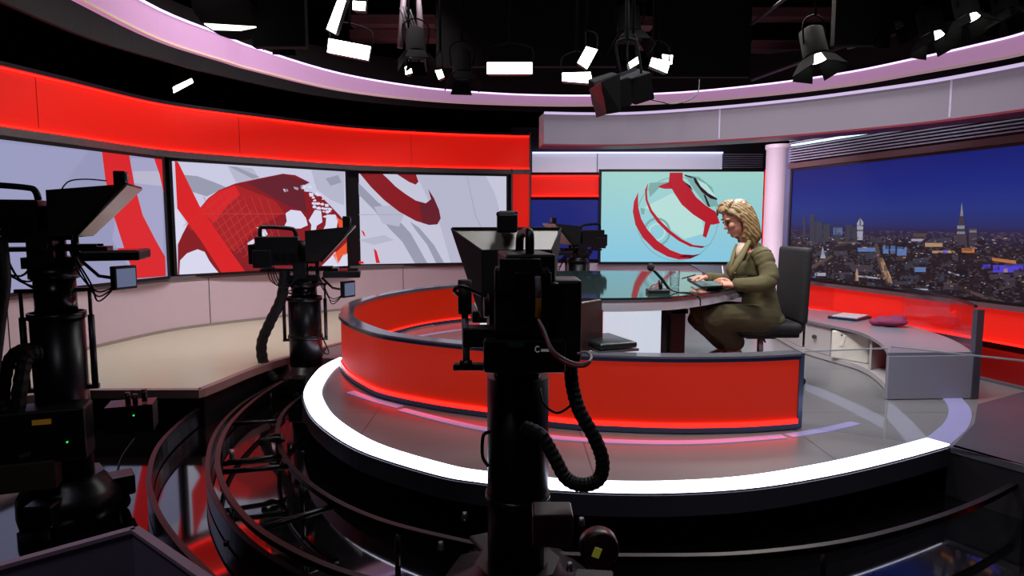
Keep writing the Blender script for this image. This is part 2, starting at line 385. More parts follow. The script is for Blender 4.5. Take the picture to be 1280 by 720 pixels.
for k in range(26):
    t_ = k / 26; cx = 812 + 150 * t_ + rs_.uniform(-22, 22); cy = 200 + 150 * t_ + rs_.uniform(-30, 34); r_ = rs_.uniform(6, 17)
    sh.append((wht, c2([(cx + r_ * rs_.uniform(.6, 1.3) * math.cos(a), cy + r_ * rs_.uniform(.4, .8) * math.sin(a)) for a in [i * PI / 4 for i in range(8)]])))
sh += [(wht, c2([(690, 208), (712, 206), (720, 220), (700, 226)])), (wht, c2([(748, 195), (778, 200), (776, 215), (755, 208)])),
       (red, c2([(82, 50), (100, 56), (222, 305), (348, 490), (476, 672), (345, 690), (230, 500), (96, 318)])),
       (wht, c2([(84, 320), (98, 322), (150, 415), (106, 500), (84, 520)]))]
screen('video_screen', 'large wall screen showing a red globe with white continents', s2a, s2b, ZB, ZT, base=(200, 200, 224), shapes=sh, group='screens of the curved video wall')
# screen 3
c3 = lambda P: sc_(430, 200, 4.8, P)
sh = [(lgry, c3([(435, 75), (850, 80), (905, 200), (935, 310), (940, 620), (640, 620), (580, 400)])),
      (gry, c3([(70, 120), (200, 250), (300, 330), (400, 440), (500, 620), (425, 620), (350, 490), (280, 420), (180, 300), (70, 190)])),
      (gry, c3([(395, 370), (450, 405), (540, 510), (600, 620), (552, 620), (500, 510), (430, 420)])),
      (lgry, c3([(180, 280), (300, 270), (360, 330), (330, 400), (230, 380)])), (lgry, c3([(90, 480), (240, 450), (300, 480), (180, 510)])),
      (gry, c3([(735, 80), (738, 80), (790, 330), (830, 420), (826, 420), (786, 330)])), (gry, c3([(60, 326), (350, 327), (350, 329), (60, 329)])),
      (dred, c3([(95, 72), (160, 160), (240, 240), (330, 310), (430, 365), (510, 390), (560, 386), (580, 350), (570, 300), (540, 230), (505, 175), (522, 235), (490, 260), (430, 243), (370, 205), (310, 160), (260, 110), (232, 72)])),
      (ddred, c3([(470, 378), (510, 390), (560, 386), (580, 350), (570, 300), (540, 230), (505, 175), (522, 235), (490, 260), (450, 250)])),
      (dred, c3([(318, 72), (432, 80), (447, 130), (430, 148), (390, 132)])),
      (red, c3([(103, 418), (120, 432), (130, 462), (115, 448)])), (red, c3([(178, 530), (195, 545), (216, 618), (192, 618)])), (red, c3([(88, 605), (118, 610), (118, 622), (88, 622)]))]
screen('video_screen', 'large wall screen with a dark red ribbon loop, right end of the curved video wall', s3a, s3b, ZB, ZT, base=(196, 196, 216), shapes=sh, group='screens of the curved video wall')

# ================================================================== BACK WALL
g0 = G(750, 326.5, ZB); YB = g0.y
def bx(u): return W(u, 300, YB).x
def bz(v): return W(640, v, YB).z
TEAL = bpy.data.materials.new('image_teal'); TEAL.use_nodes = True
nt = TEAL.node_tree; bs = nt.nodes['Principled BSDF']; bs.inputs['Base Color'].default_value = (0.01, 0.01, 0.01, 1); bs.inputs['Roughness'].default_value = 0.4
tc = nt.nodes.new('ShaderNodeTexCoord'); sp = nt.nodes.new('ShaderNodeSeparateXYZ'); rp = nt.nodes.new('ShaderNodeValToRGB')
nt.links.new(tc.outputs['Generated'], sp.inputs[0]); nt.links.new(sp.outputs['Z'], rp.inputs[0]); nt.links.new(rp.outputs[0], bs.inputs['Emission Color'])
rp.color_ramp.elements[0].color = lin((132, 196, 222)) + (1,); rp.color_ramp.elements[1].color = lin((158, 208, 200)) + (1,); bs.inputs['Emission Strength'].default_value = 1.0
tea = E_('teal_shade', (120, 168, 166)); tl = E_('teal_light', (180, 220, 214)); bl = E_('black_line', (40, 14, 30)); crim = E_('crimson', (178, 24, 40))
c6 = lambda P: sc_(740, 205, 5.54, P)
sh = [(tea, c6(arc(590, 380, 285, 292, 0, 360, 5, 40))), (tl, c6([(360, 300), (560, 200), (760, 380), (780, 480), (640, 520), (500, 420), (400, 320)])),
      (tea, c6(arc(450, 470, 95, 100, 0, 360, 16, 24))), (tl, c6(arc(450, 470, 60, 62, 0, 360, 12, 20))), (tea, c6([(335, 305), (365, 310), (362, 350), (340, 345)])),
      (tea, c6([(400, 130), (530, 125), (470, 160), (400, 230), (390, 170)])), (tea, c6([(640, 75), (740, 90), (830, 160), (875, 290), (800, 300), (700, 170)])),
      (tl, c6([(720, 105), (790, 140), (850, 215), (855, 236), (800, 205), (748, 155)])),
      (crim, c6([(320, 195), (290, 260), (282, 330), (300, 420), (350, 510), (430, 590), (520, 640), (600, 662), (680, 655), (755, 622), (700, 630), (620, 625), (540, 595), (450, 530), (380, 450), (340, 380), (320, 300), (318, 240)])),
      (bl, c6([(600, 640), (680, 655), (755, 622), (700, 630), (640, 628)])),
      (crim, c6([(390, 128), (366, 180), (370, 250), (400, 330), (450, 402), (520, 473), (600, 533), (680, 572), (760, 580), (780, 570), (700, 560), (620, 520), (540, 460), (470, 390), (415, 320), (385, 250), (380, 190)])),
      (bl, c6([(700, 574), (760, 582), (832, 548), (780, 570)])),
      (crim, c6([(538, 60), (628, 60), (628, 110), (680, 170), (720, 230), (790, 290), (855, 330), (885, 410), (840, 420), (820, 420), (790, 510), (766, 500), (782, 402), (700, 350), (620, 280), (568, 200), (530, 130)])),
      (crim, c6([(540, 124), (480, 145), (455, 160), (500, 172), (560, 172)])),
      (bl, c6([(698, 88), (712, 130), (760, 195), (820, 240), (868, 250), (862, 236), (805, 203), (752, 155), (718, 98)])), (bl, c6([(640, 72), (700, 90), (690, 98), (640, 82)])),
      (bl, c6([(770, 210), (785, 215), (820, 300), (800, 290)])), (bl, c6([(630, 118), (680, 150), (700, 190), (660, 150)]))]
screen('presentation_screen', 'pale teal screen with red globe ribbons on the back wall behind the presenter', g0, G(949, 326.5, ZB), bz(327), bz(215), frame=0.035, base=TEAL, shapes=sh, jut=0.05)
b = B(); box(b, ((bx(640) + bx(960)) / 2 , YB + 0.14, (PL + 2.75) / 2), (bx(962) - bx(640), 0.16, 2.75 - PL)); struct('wall_back_set', b, mat('blackblue', (14, 14, 24), 0.5), 'dark carcass of the back set wall')
b = B(); box(b, ((bx(664) + bx(952)) / 2, YB + 0.035, (PL + bz(329)) / 2), (bx(952) - bx(664), 0.09, bz(329) - PL)); lwb = struct('wall_back_lower', b, wallm, 'white lower wall below the teal screen')
b = B()
for (u0, u1) in ((665, 745), (746.5, 900)):
    box(b, ((bx(u0) + bx(u1)) / 2, YB + 0.04, (bz(192) + bz(215)) / 2), (bx(u1) - bx(u0), 0.06, bz(192) - bz(215)))
wb = struct('wall_white_band', b, mat('white_lit_band', (190, 190, 204), 0.4, noise=0.02, emit=(178, 178, 200), es=0.55), 'softly lit white band above the teal screen')
b = B(); box(b, ((bx(665) + bx(900)) / 2, YB - 0.01, bz(191)), (bx(900) - bx(665), 0.03, 0.022)); obj('led_strip', b, emi('cool_led', (200, 205, 255), 1.6), wb)
b = B(); box(b, ((bx(664) + bx(748)) / 2, YB + 0.03, (bz(219) + bz(246)) / 2), (bx(748) - bx(664), 0.06, bz(219) - bz(246))); rr = struct('wall_red_block', b, redwall, 'glowing red block left of the teal screen')
b = B()
for v in (220.3, 245): box(b, ((bx(664) + bx(748)) / 2, YB - 0.008, bz(v)), (bx(747) - bx(665), 0.015, 0.015))
obj('led_strip', b, redstrip, rr)
b = B(); box(b, ((bx(664) + bx(748)) / 2, YB + 0.02, (bz(250) + bz(324)) / 2), (bx(748) - bx(664), 0.04, bz(250) - bz(324)))
tag(obj('city_screen', b, emi('city_blue', (24, 34, 112), 1.0)), 'narrow deep blue screen behind the farthest camera', 'screen')
b = B(); box(b, (bx(952.5), YB - 0.05, (bz(213) + bz(330)) / 2), (bx(953.6) - bx(951), 0.05, bz(213) - bz(330))); struct('trim_10', b, redstrip, 'thin glowing red strip right of the teal screen')
# column
cc = W(969, 300, 7.35)
b = B(); lathe(b, (cc.x, cc.y, PL), [(0.15, 0), (0.15, 0.04), (0.128, 0.045), (0.128, 1.95), (0.14, 1.955), (0.14, 2.0)], 32)
struct('wall_column', b, mat('white_column', (214, 200, 214), 0.35, noise=0.03, emit=(200, 176, 205), es=0.12), 'round pale column between the teal screen and the night skyline')
cp = W(984, 300, 6.95)
b = B(); box(b, (cp.x, cp.y, 1.2), (0.05, 0.12, 1.95)); struct('trim_11', b, mat('purple_jamb', (86, 84, 120), 0.4), 'purplish grey jamb left of the skyline screen')

# ================================================================== RIGHT WALL: skyline
r0, r1 = G(986, 345.5, 0.85), G(1280, 380, 0.85)
rd = (r1 - r0).normalized(); r2 = r1 + rd * 1.6
rn = Vector((-rd.y, rd.x, 0)); rn = rn if rn.dot(EYE - r0) > 0 else -rn
zc = (OP(986, 213, r0, rn).z + OP(1280, 183, r0, rn).z) / 2
SKY = bpy.data.materials.new('image_night_sky'); SKY.use_nodes = True
nt = SKY.node_tree; bs = nt.nodes['Principled BSDF']; bs.inputs['Base Color'].default_value = (0.004, 0.004, 0.006, 1); bs.inputs['Roughness'].default_value = 0.35; bs.inputs['Specular IOR Level'].default_value = 0.15
tc = nt.nodes.new('ShaderNodeTexCoord'); sp = nt.nodes.new('ShaderNodeSeparateXYZ'); rp = nt.nodes.new('ShaderNodeValToRGB')
nt.links.new(tc.outputs['Generated'], sp.inputs[0]); nt.links.new(sp.outputs['Z'], rp.inputs[0])
er = rp.color_ramp.elements; er[0].position = 0.0; er[0].color = lin((26, 20, 26)) + (1,); er[1].position = 1.0; er[1].color = lin((20, 30, 108)) + (1,)
for p_, c_ in ((0.33, (36, 28, 36)), (0.44, (44, 36, 66)), (0.5, (40, 46, 102)), (0.62, (34, 50, 124)), (0.8, (22, 38, 122))):
    e = er.new(p_); e.color = lin(c_) + (1,)
nz = nt.nodes.new('ShaderNodeTexVoronoi'); nz.inputs['Scale'].default_value = 42
mp = nt.nodes.new('ShaderNodeMapping'); mp.inputs['Scale'].default_value = (1, 1, 2.2)
nt.links.new(tc.outputs['Object'], mp.inputs[0]); nt.links.new(mp.outputs[0], nz.inputs['Vector'])
lt = nt.nodes.new('ShaderNodeMath'); lt.operation = 'LESS_THAN'; lt.inputs[1].default_value = 0.45; nt.links.new(sp.outputs['Z'], lt.inputs[0])
cr = nt.nodes.new('ShaderNodeValToRGB'); cr.color_ramp.elements[0].position = 0.55; cr.color_ramp.elements[0].color = (0, 0, 0, 1); cr.color_ramp.elements[1].color = (0.05, 0.04, 0.04, 1)
sp2 = nt.nodes.new('ShaderNodeSeparateColor'); nt.links.new(nz.outputs['Color'], sp2.inputs[0]); nt.links.new(sp2.outputs[0], cr.inputs[0])
ml = nt.nodes.new('ShaderNodeMix'); ml.data_type = 'RGBA'; ml.inputs[6].default_value = (0, 0, 0, 1); nt.links.new(lt.outputs[0], ml.inputs[0]); nt.links.new(cr.outputs[0], ml.inputs[7])
ad = nt.nodes.new('ShaderNodeMix'); ad.data_type = 'RGBA'; ad.blend_type = 'ADD'; ad.inputs[0].default_value = 1
nt.links.new(rp.outputs[0], ad.inputs[6]); nt.links.new(ml.outputs[2], ad.inputs[7]); nt.links.new(ad.outputs[2], bs.inputs['Emission Color']); bs.inputs['Emission Strength'].default_value = 1.0
LT = {k: E_('city_' + k, c, s) for k, c, s in (('warm', (168, 132, 104), 1), ('white', (150, 150, 168), 1), ('blue', (84, 112, 164), 1), ('dark', (24, 21, 28), 1), ('mid', (56, 52, 64), 1),
                                           ('orange', (176, 106, 58), 1), ('violet', (74, 62, 196), 1), ('tan', (74, 60, 58), 1), ('green', (46, 50, 64), 1))}
rs_ = random.Random(11); sh = []
def quad(u, v, wd, ht, sk=0): return [(u - wd / 2, v - ht / 2), (u + wd / 2, v - ht / 2 + sk), (u + wd / 2, v + ht / 2 + sk), (u - wd / 2, v + ht / 2)]
for k in range(90):                                   # dim blocks of the city
    t = rs_.random(); v = 300 + 70 * t ** 1.2; u = rs_.uniform(988, 1280)
    sh.append((LT[rs_.choice(['dark', 'dark', 'dark', 'mid', 'green'])], quad(u, v, rs_.uniform(6, 26), rs_.uniform(2, 6) * (1 + t), rs_.uniform(-2, 3))))
for k in range(330):                                  # points of light
    t = rs_.random(); v = 297 + 72 * t ** 1.5; u = rs_.uniform(988, 1280)
    if v > 345 + (u - 985) * 0.115: continue
    sh.append((LT[rs_.choice(['warm', 'white', 'tan', 'warm', 'mid', 'blue', 'mid'])], quad(u, v, rs_.uniform(0.8, 3.6), rs_.uniform(0.6, 1.3), rs_.uniform(-.5, .5))))
for u, v0, wd in ((1006, 271, 3), (1016, 268, 6), (1024, 277, 9), (1034, 280, 8), (1048, 283, 9), (1062, 281, 8), (1068, 284, 9)):
    sh.append((LT['green'], quad(u, (v0 + 302) / 2, wd, 302 - v0)));
    for k in range(5): sh.append((LT['tan'], quad(u + rs_.uniform(-2, 2), rs_.uniform(v0 + 4, 300), 1.6, 1.2)))
sh += [(LT['white'], [(1076, 272), (1080, 278), (1079, 300), (1072, 300), (1072, 279)]), (LT['dark'], quad(1076, 282, 9, 2.2)), (LT['dark'], quad(1076, 288, 9, 2)), (LT['mid'], quad(1076, 277, 2, 10)),
       (LT['blue'], quad(1048, 289, 11, 9)), (LT['white'], quad(1049, 288, 6, 5)),
       (LT['mid'], [(1203, 252), (1207, 285), (1210, 306), (1193, 306), (1198, 285)]), (LT['white'], [(1203, 253), (1205, 270), (1201, 270)]), (LT['white'], quad(1202, 284, 9, 4)), (LT['tan'], quad(1201, 298, 15, 9)), (LT['white'], quad(1202, 291, 10, 3)),
       (LT['mid'], quad(1217, 296, 10, 22)), (LT['white'], quad(1217, 289, 9, 3)), (LT['mid'], quad(1217, 300, 9, 3)),
       (LT['white'], [(1029, 308), (1033, 323), (1026, 323)]), (LT['blue'], quad(1084, 312, 22, 5)), (LT['green'], quad(1084, 320, 22, 8)), (LT['blue'], quad(1108, 312, 7, 10)), (LT['blue'], quad(1117, 312, 6, 10)), (LT['blue'], quad(1128, 314, 12, 11)),
       (LT['tan'], [(1094, 305), (1098, 305), (1102, 320), (1112, 345), (1119, 357), (1108, 355), (1102, 340), (1096, 322)]), (LT['warm'], [(1100, 322), (1104, 322), (1114, 345), (1117, 355), (1110, 352), (1104, 338)]),
       (LT['warm'], [(1071, 336), (1073, 336), (1074, 351), (1069, 351)]), (LT['white'], quad(1086, 345, 30, 2, 3)), (LT['white'], quad(1026, 343, 14, 4)),
       (LT['orange'], quad(1211, 313, 16, 6)), (LT['warm'], quad(1168, 306, 22, 5)), (LT['warm'], quad(1180, 315, 28, 3)), (LT['tan'], quad(1150, 294, 16, 5)), (LT['white'], quad(1147, 300, 14, 3)),
       (LT['orange'], quad(1256, 324, 30, 4, 4)), (LT['violet'], quad(1255, 336, 26, 9)), (LT['violet'], quad(1234, 333, 10, 5)), (LT['violet'], quad(1274, 334, 12, 7)), (LT['warm'], quad(1258, 338, 5, 5)),
       (LT['violet'], quad(1182, 315, 5, 5)), (LT['blue'], quad(1151, 337, 14, 6)), (LT['white'], quad(1193, 340, 14, 2, 4)), (LT['white'], quad(1149, 361, 24, 2, 1)),
       (LT['tan'], [(1188, 353), (1236, 370), (1236, 376), (1188, 358)]), (LT['tan'], [(1004, 338), (1040, 318), (1042, 321), (1008, 342)]), (LT['tan'], quad(1060, 303, 26, 3))]
screen('skyline_screen', 'wide screen wall showing a city skyline at night', r0, r2, 0.85, zc, frame=0.02, base=SKY, shapes=sh, jut=0.0)
RW = [r0 - rd * 0.06, r1, r2 + rd * 0.05]
sgn = 1 if offs(RW, 1)[0].y < RW[0].y or (offs(RW, 1)[0] - EYE).length < (RW[0] - EYE).length else -1
def rband(o0, o1, z0, z1, P=None):
    bm = B(); band(bm, P or RW, sgn * o0, sgn * o1, z0, z1); return bm
struct('wall_skyline', rband(-0.3, -0.06, PL, 2.45), black, 'black carcass of the skyline wall')
struct('trim_12', rband(-0.06, 0.04, 0.795, 0.828), mat('mauve_trim', (126, 104, 112), 0.3, 0.4), 'mauve metal sill under the skyline')
struct('trim_13', rband(-0.06, 0.02, zc + 0.022, zc + 0.075), mat('brown_trim', (92, 72, 78), 0.35, 0.3), 'brownish trim between skyline and louvres')
rr = struct('wall_red_band_right', rband(-0.06, 0.0, 0.545, 0.79), redwall, 'glowing red band under the skyline')
obj('led_strip', rband(0.0, 0.012, 0.548, 0.562), redstrip, rr)
struct('wall_red_lower', rband(-0.06, 0.0, PL, 0.49), redlow, 'dim red lower panel under the skyline')
struct('baseboard_right', rband(0.0, 0.03, PL, PL + 0.02), greytrim, 'pale skirting line at the foot of the skyline wall')
lou = thing('wall_louvre', (r0.x, r0.y, zc), None, None); lou['kind'] = 'structure'; lou['label'] = 'dark horizontal louvre slats over the skyline'
sl = mat('louvre_slat', (150, 150, 172), 0.35, 0.3)
for k in range(9):
    z = zc + 0.095 + k * 0.026
    obj('slat', rband(-0.05, 0.015, z, z + 0.011), sl, lou)
obj('louvre_backing', rband(-0.06, -0.05, zc + 0.075, zc + 0.35), black, lou)
# light line at the top left of the louvres
q0, q1 = OP(994, 180, r0, rn), OP(1135, 158, r0, rn)
b = B(); band(b, [Vector((q0.x, q0.y, 0)), Vector((q1.x, q1.y, 0))], sgn * 0.02, sgn * 0.05, min(q0.z, q1.z) - 0.012, min(q0.z, q1.z) + 0.004)
tag(obj('cove_light', b, emi('cyan_white', (214, 245, 250), 2.0)), 'thin cyan white light line above the louvres', 'light')
# left continuation of the louvres behind the column
b = B()
for k in range(8):
    z = bz(212) + k * (bz(190) - bz(212)) / 8; box(b, ((bx(902) + bx(950)) / 2, YB + 0.03, z), (bx(950) - bx(902), 0.06, 0.012))
struct('wall_louvre_back', b, sl, 'short louvre slats right of the white band')

# ================================================================== FASCIAS AND HALO OVERHEAD
ZF = 1.41 + 0.99
FP = catmull([G(u, v, ZF) for u, v in [(680, 141), (735, 142), (800, 141), (900, 134), (1000, 124), (1085, 113), (1170, 100.5), (1280, 80), (1370, 60)]], 5)
zfb = W(680, 180, FP[0].y).z
fgs = 1 if (offs(FP, 0.1)[20] - EYE).length > (FP[20] - EYE).length else -1
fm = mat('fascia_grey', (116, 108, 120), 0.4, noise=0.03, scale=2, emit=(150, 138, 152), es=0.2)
b = B(); band(b, FP, 0, fgs * 0.25, zfb, ZF); fa = struct('wall_fascia', b, fm, 'grey curved fascia hanging over the desk on the right')
b = B(); band(b, FP, -fgs * 0.03, 0.0, ZF - 0.012, ZF + 0.006); obj('led_strip', b, emi('soft_lilac_strip', (205, 185, 225), 1.0), fa)
b = B(); band(b, FP, -fgs * 0.012, fgs * 0.24, zfb - 0.016, zfb); obj('fascia_lip', b, mat('lip_red', (120, 40, 52), 0.4), fa)
b = B()
for u in (903, 1173):
    k = min(range(len(FP)), key=lambda i: abs((FP[i].x / FP[i].y) * FPX * 1.0 + 640 - u)); p = offs(FP, -fgs * 0.003)[k]
    box(b, (p.x, p.y, (zfb + ZF) / 2), (0.012, 0.006, ZF - zfb - 0.02))
obj('panel_seam', b, mat('seam_pale', (176, 164, 186), 0.4, emit=(170, 160, 190), es=0.3), fa)
# soffit between fascia and louvres
sof = [p for p in FP] + [Vector((5.2, 6.5, 0)), Vector((3.2, 8.6, 0)), Vector((1.2, 9.0, 0))]
b = B(); prism(b, [(p.x, p.y) for p in sof], ZF - 0.06, ZF - 0.02) if False else None
b.free()
# halo
ZH = 1.41 + 1.5
hp = [(-40, -95), (30, -40), (100, 0), (200, 50), (283, 77), (320, 88), (427, 113), (537, 126), (640, 131), (740, 132), (850, 128), (960, 119), (1060, 107), (1147, 92), (1215, 80), (1280, 67), (1380, 38), (1480, 0), (1600, -70)]
HP = catmull([G(u, v, ZH) for u, v in hp], 5)
hs = 1 if (offs(HP, 0.1)[40] - EYE).length > (HP[40] - EYE).length else -1
halo_m = mat('halo_panel', (130, 100, 126), 0.4, noise=0.05, scale=2, emit=(178, 132, 172), es=0.75)
HT = [(-500, 0.27), (200, 0.25), (283, 0.24), (320, 0.22), (427, 0.19), (537, 0.155), (640, 0.135), (850, 0.125), (960, 0.135), (1147, 0.16), (1280, 0.19), (3000, 0.23)]
def hth(p):
    u = 640 + FPX * p.x / max(p.y, 0.3)
    for (a, x), (c, y) in zip(HT, HT[1:]):
        if a <= u <= c: return x + (y - x) * (u - a) / (c - a)
    return 0.23
def hband(bm, o0, o1, f0, f1):
    A_, C_ = offs(HP, o0), offs(HP, o1)
    rings(bm, [[Vector((a.x, a.y, ZH + f0(hth(p)))), Vector((c.x, c.y, ZH + f0(hth(p)))), Vector((c.x, c.y, ZH + f1(hth(p)))), Vector((a.x, a.y, ZH + f1(hth(p))))] for p, a, c in zip(HP, A_, C_)], smooth=False)
b = B(); hband(b, 0.0, hs * 0.06, lambda h: 0, lambda h: h)
hl = tag(obj('halo_ring', b, halo_m), 'large pink lilac curved halo ring hanging from the ceiling', 'ceiling ring')
b = B(); hband(b, -hs * 0.012, hs * 0.0, lambda h: h - 0.012, lambda h: h + 0.004); obj('led_strip', b, lilacstrip, hl)
b = B(); band(b, HP, -hs * 0.012, hs * 0.0, ZH - 0.004, ZH + 0.012); obj('lower_lip', b, mat('halo_lip', (170, 150, 130), 0.4, emit=(190, 165, 150), es=0.5), hl)
b = B(); band(b, HP, hs * 0.62, hs * 0.66, ZH + 0.03, ZH + 0.62); struct('wall_upper_drape', b, mat('drape_grey', (12, 11, 13), 0.8, bump=0.2, scale=6), 'dark grey drape behind the halo')

# ================================================================== RED BARRIER
bpx = [(997, 537), (960, 540), (920, 542), (850, 543), (780, 541), (700, 536), (620, 524), (545, 513), (480, 499), (452, 486), (434, 473), (426, 461)]
BP0 = [G(u, v, PL) for u, v in bpx]
BP = catmull(BP0 + [Vector((-1.37, 5.2, PL)), Vector((-1.45, 5.6, PL)), Vector((-1.47, 6.0, PL)), Vector((-1.37, 6.55, PL)), Vector((-1.07, 7.2, PL)), Vector((-0.67, 7.62, PL)), Vector((-0.15, 7.85, PL)), Vector((0.35, 7.95, PL))], 6)
HB = 0.43
bi = -1 if (offs(BP, 0.1)[10] - Vector((0.5, 5.5, 0))).length > (BP[10] - Vector((0.5, 5.5, 0))).length else 1   # inward
bar = thing('barrier', (0, 3.5, PL), 'low curved glowing red barrier wrapping around the desk', 'barrier')
SPL = [0, 24, 50, 72, 90, len(BP) - 1]
for i0, i1 in zip(SPL, SPL[1:]):
    seg = BP[i0:i1 + 1]
    b = B(); band(b, seg, bi * 0.012, bi * 0.085, PL + 0.035, PL + HB - 0.03); obj('panel', b, redpanel, bar)
b = B(); band(b, BP, bi * 0.0, bi * 0.014, PL + 0.034, PL + 0.060); obj('led_strip', b, redstrip, bar)
b = B(); band(b, BP, bi * 0.083, bi * 0.097, PL + 0.034, PL + 0.048); obj('led_strip', b, redstrip, bar)
b = B(); band(b, BP, -bi * 0.004, bi * 0.101, PL + HB - 0.032, PL + HB); obj('cap', b, mat('barrier_cap', (104, 104, 112), 0.14, 0.2, noise=0.04), bar)
b = B(); band(b, BP, -bi * 0.006, bi * 0.0, PL + HB - 0.03, PL + HB - 0.012); obj('cap_edge', b, mat('navy_edge', (22, 22, 50), 0.3), bar)
b = B(); band(b, BP, -bi * 0.003, bi * 0.1, PL + 0.006, PL + 0.036); obj('base_trim', b, bluegrey, bar)
d0 = (BP[0] - BP[1]).normalized()
b = B(); band(b, [BP[0] + d0 * 0.028, BP[0]], -bi * -0.004 if False else -bi * 0.004 * -1, bi * -0.101 if False else bi * 0.101, PL + 0.006, PL + HB); obj('end_trim', b, bluegrey, bar)

# ================================================================== GLASS PANELS
glass = bpy.data.materials.new('clear_glass'); glass.use_nodes = True
nt = glass.node_tree; bs = nt.nodes['Principled BSDF']; out = nt.nodes['Material Output']
tr = nt.nodes.new('ShaderNodeBsdfTransparent'); tr.inputs[0].default_value = (0.95, 0.96, 0.97, 1)
gl = nt.nodes.new('ShaderNodeBsdfGlossy'); gl.inputs['Roughness'].default_value = 0.02; gl.inputs[0].default_value = (0.42, 0.42, 0.5, 1)
lw_ = nt.nodes.new('ShaderNodeLayerWeight'); lw_.inputs[0].default_value = 0.5
pw_ = nt.nodes.new('ShaderNodeMath'); pw_.operation = 'POWER'; pw_.inputs[1].default_value = 4; nt.links.new(lw_.outputs['Facing'], pw_.inputs[0])
fr = nt.nodes.new('ShaderNodeMath'); fr.operation = 'MULTIPLY_ADD'; fr.inputs[1].default_value = 0.8; fr.inputs[2].default_value = 0.03; nt.links.new(pw_.outputs[0], fr.inputs[0])
ms = nt.nodes.new('ShaderNodeMixShader'); nt.links.new(fr.outputs[0], ms.inputs[0]); nt.links.new(tr.outputs[0], ms.inputs[1]); nt.links.new(gl.outputs[0], ms.inputs[2])
nt.links.new(ms.outputs[0], out.inputs[0])
gedge = mat('glass_edge', (150, 156, 160), 0.15, noise=0.02)
def pane(name, label, p0, p1, z0, z1a, z1b, th=0.010, group='clear glass panels', top=gedge, edge0=True):
    p0, p1 = Vector(p0), Vector(p1); m = (p0 + p1) / 2
    t = thing(name, (m.x, m.y, z0), label, 'glass panel', group)
    x = (p1 - p0); x.z = 0; x.normalize(); n = Vector((-x.y, x.x, 0)) * th / 2
    bm = B()
    vv = [Vector((p0.x, p0.y, z0)), Vector((p1.x, p1.y, z0)), Vector((p1.x, p1.y, z1b)), Vector((p0.x, p0.y, z1a))]
    A = [bm.verts.new(p - n) for p in vv]; C = [bm.verts.new(p + n) for p in vv]
    bm.faces.new(A); bm.faces.new(C[::-1])
    for i in range(4): bm.faces.new((A[i], A[(i + 1) % 4], C[(i + 1) % 4], C[i]))
    obj('pane', bm, glass, t)
    bm = B(); a, c = vv[3], vv[2]
    for P_, Q_ in (((a, c)),):
        q = [P_ - n * 1.1, P_ + n * 1.1, Q_ + n * 1.1, Q_ - n * 1.1]
        lo = [bm.verts.new(p) for p in q]; hi = [bm.verts.new(p + Vector((0, 0, 0.007))) for p in q]
        bm.faces.new(lo); bm.faces.new(hi)
        for i in range(4): bm.faces.new((lo[i], lo[(i + 1) % 4], hi[(i + 1) % 4], hi[i]))
    obj('top_edge', bm, top, t)
    return t
e1 = G(1107, 550, PL); e2 = G(1280, 583, PL); e0 = BP[0] + d0 * 0.04 + Vector((0, 0.03, 0))
pane('glass_balustrade', 'clear glass panel joining the right end of the red barrier', e0, e1 - (e1 - e0).normalized() * 0.012, PL + 0.006, PL + HB, PL + 0.49)
pane('glass_balustrade', 'clear glass panel crossing the right end of the light ring', e1, e1 + (e2 - e1) * 1.5, PL + 0.010, PL + 0.50, PL + 0.50)

# ================================================================== CABINETS ON THE RIGHT
ZC = PL + 0.31
cf = catmull([W(962, 398, 6.6), G(999, 397, ZC), G(1036, 406, ZC), G(1075, 415, ZC), G(1100, 428, ZC), G(1110, 441, ZC)], 6)
cb = catmull([W(972, 384, 7.0), G(997, 384, ZC), G(1060, 391, ZC), G(1120, 402, ZC), G(1185, 422, ZC), G(1217, 440, ZC)], 6)
for P in (cf, cb):
    for p in P: p.z = ZC
wcab = mat('white_cabinet', (190, 186, 186), 0.35, noise=0.03)
cab = thing('curved_cabinet', (cf[15].x + 0.2, cf[15].y, PL), 'low curved white cabinet run with open bays, under the skyline wall', 'cabinet')
b = B(); prism(b, [(p.x, p.y) for p in cf] + [(p.x, p.y) for p in cb[::-1]], ZC - 0.022, ZC); obj('top', b, mat('cabinet_top', (120, 122, 134), 0.25, noise=0.04), cab)
sg = 1 if (offs(cf, 0.1)[15] - cb[15]).length < (cf[15] - cb[15]).length else -1
b = B(); prism(b, [(p.x, p.y) for p in offs(cf, sg * 0.02)] + [(p.x, p.y) for p in cb[::-1]], PL + 0.006, PL + 0.045); obj('base', b, wcab, cab)
b = B(); band(b, cb[:25], -sg * 0.02, -sg * 0.035, PL + 0.045, ZC - 0.022); obj('back_panel', b, mat('cabinet_back', (60, 58, 66), 0.5), cab)
def dvd(i):
    p = offs(cf, sg * 0.025)[i]; q = cb[i]; q = p + (q - p) * 0.86
    bm = B(); band(bm, [Vector((p.x, p.y, 0)), Vector((q.x, q.y, 0))], -0.008, 0.008, PL + 0.045, ZC - 0.022); return bm
for i in (1, 7, 13, 20, 27): obj('divider', dvd(i), wcab, cab)
seg = cf[7:13]
dr = obj('door', (lambda bm: (band(bm, offs(seg, sg * 0.022), 0, sg * 0.016, PL + 0.05, ZC - 0.028), bm)[1])(B()), wcab, cab)
mp_ = offs(cf, sg * 0.012)[9]
b = B(); cyl(b, mp_ + Vector((0, 0, -0.13)), mp_ + Vector((-0.012, -0.012, -0.13)), 0.018); obj('door_lock', b, mat('lock_grey', (96, 96, 84), 0.3, 0.6), dr)
seg = cf[1:7]
obj('door', (lambda bm: (band(bm, offs(seg, sg * 0.022), 0, sg * 0.016, PL + 0.05, ZC - 0.028), bm)[1])(B()), wcab, cab)
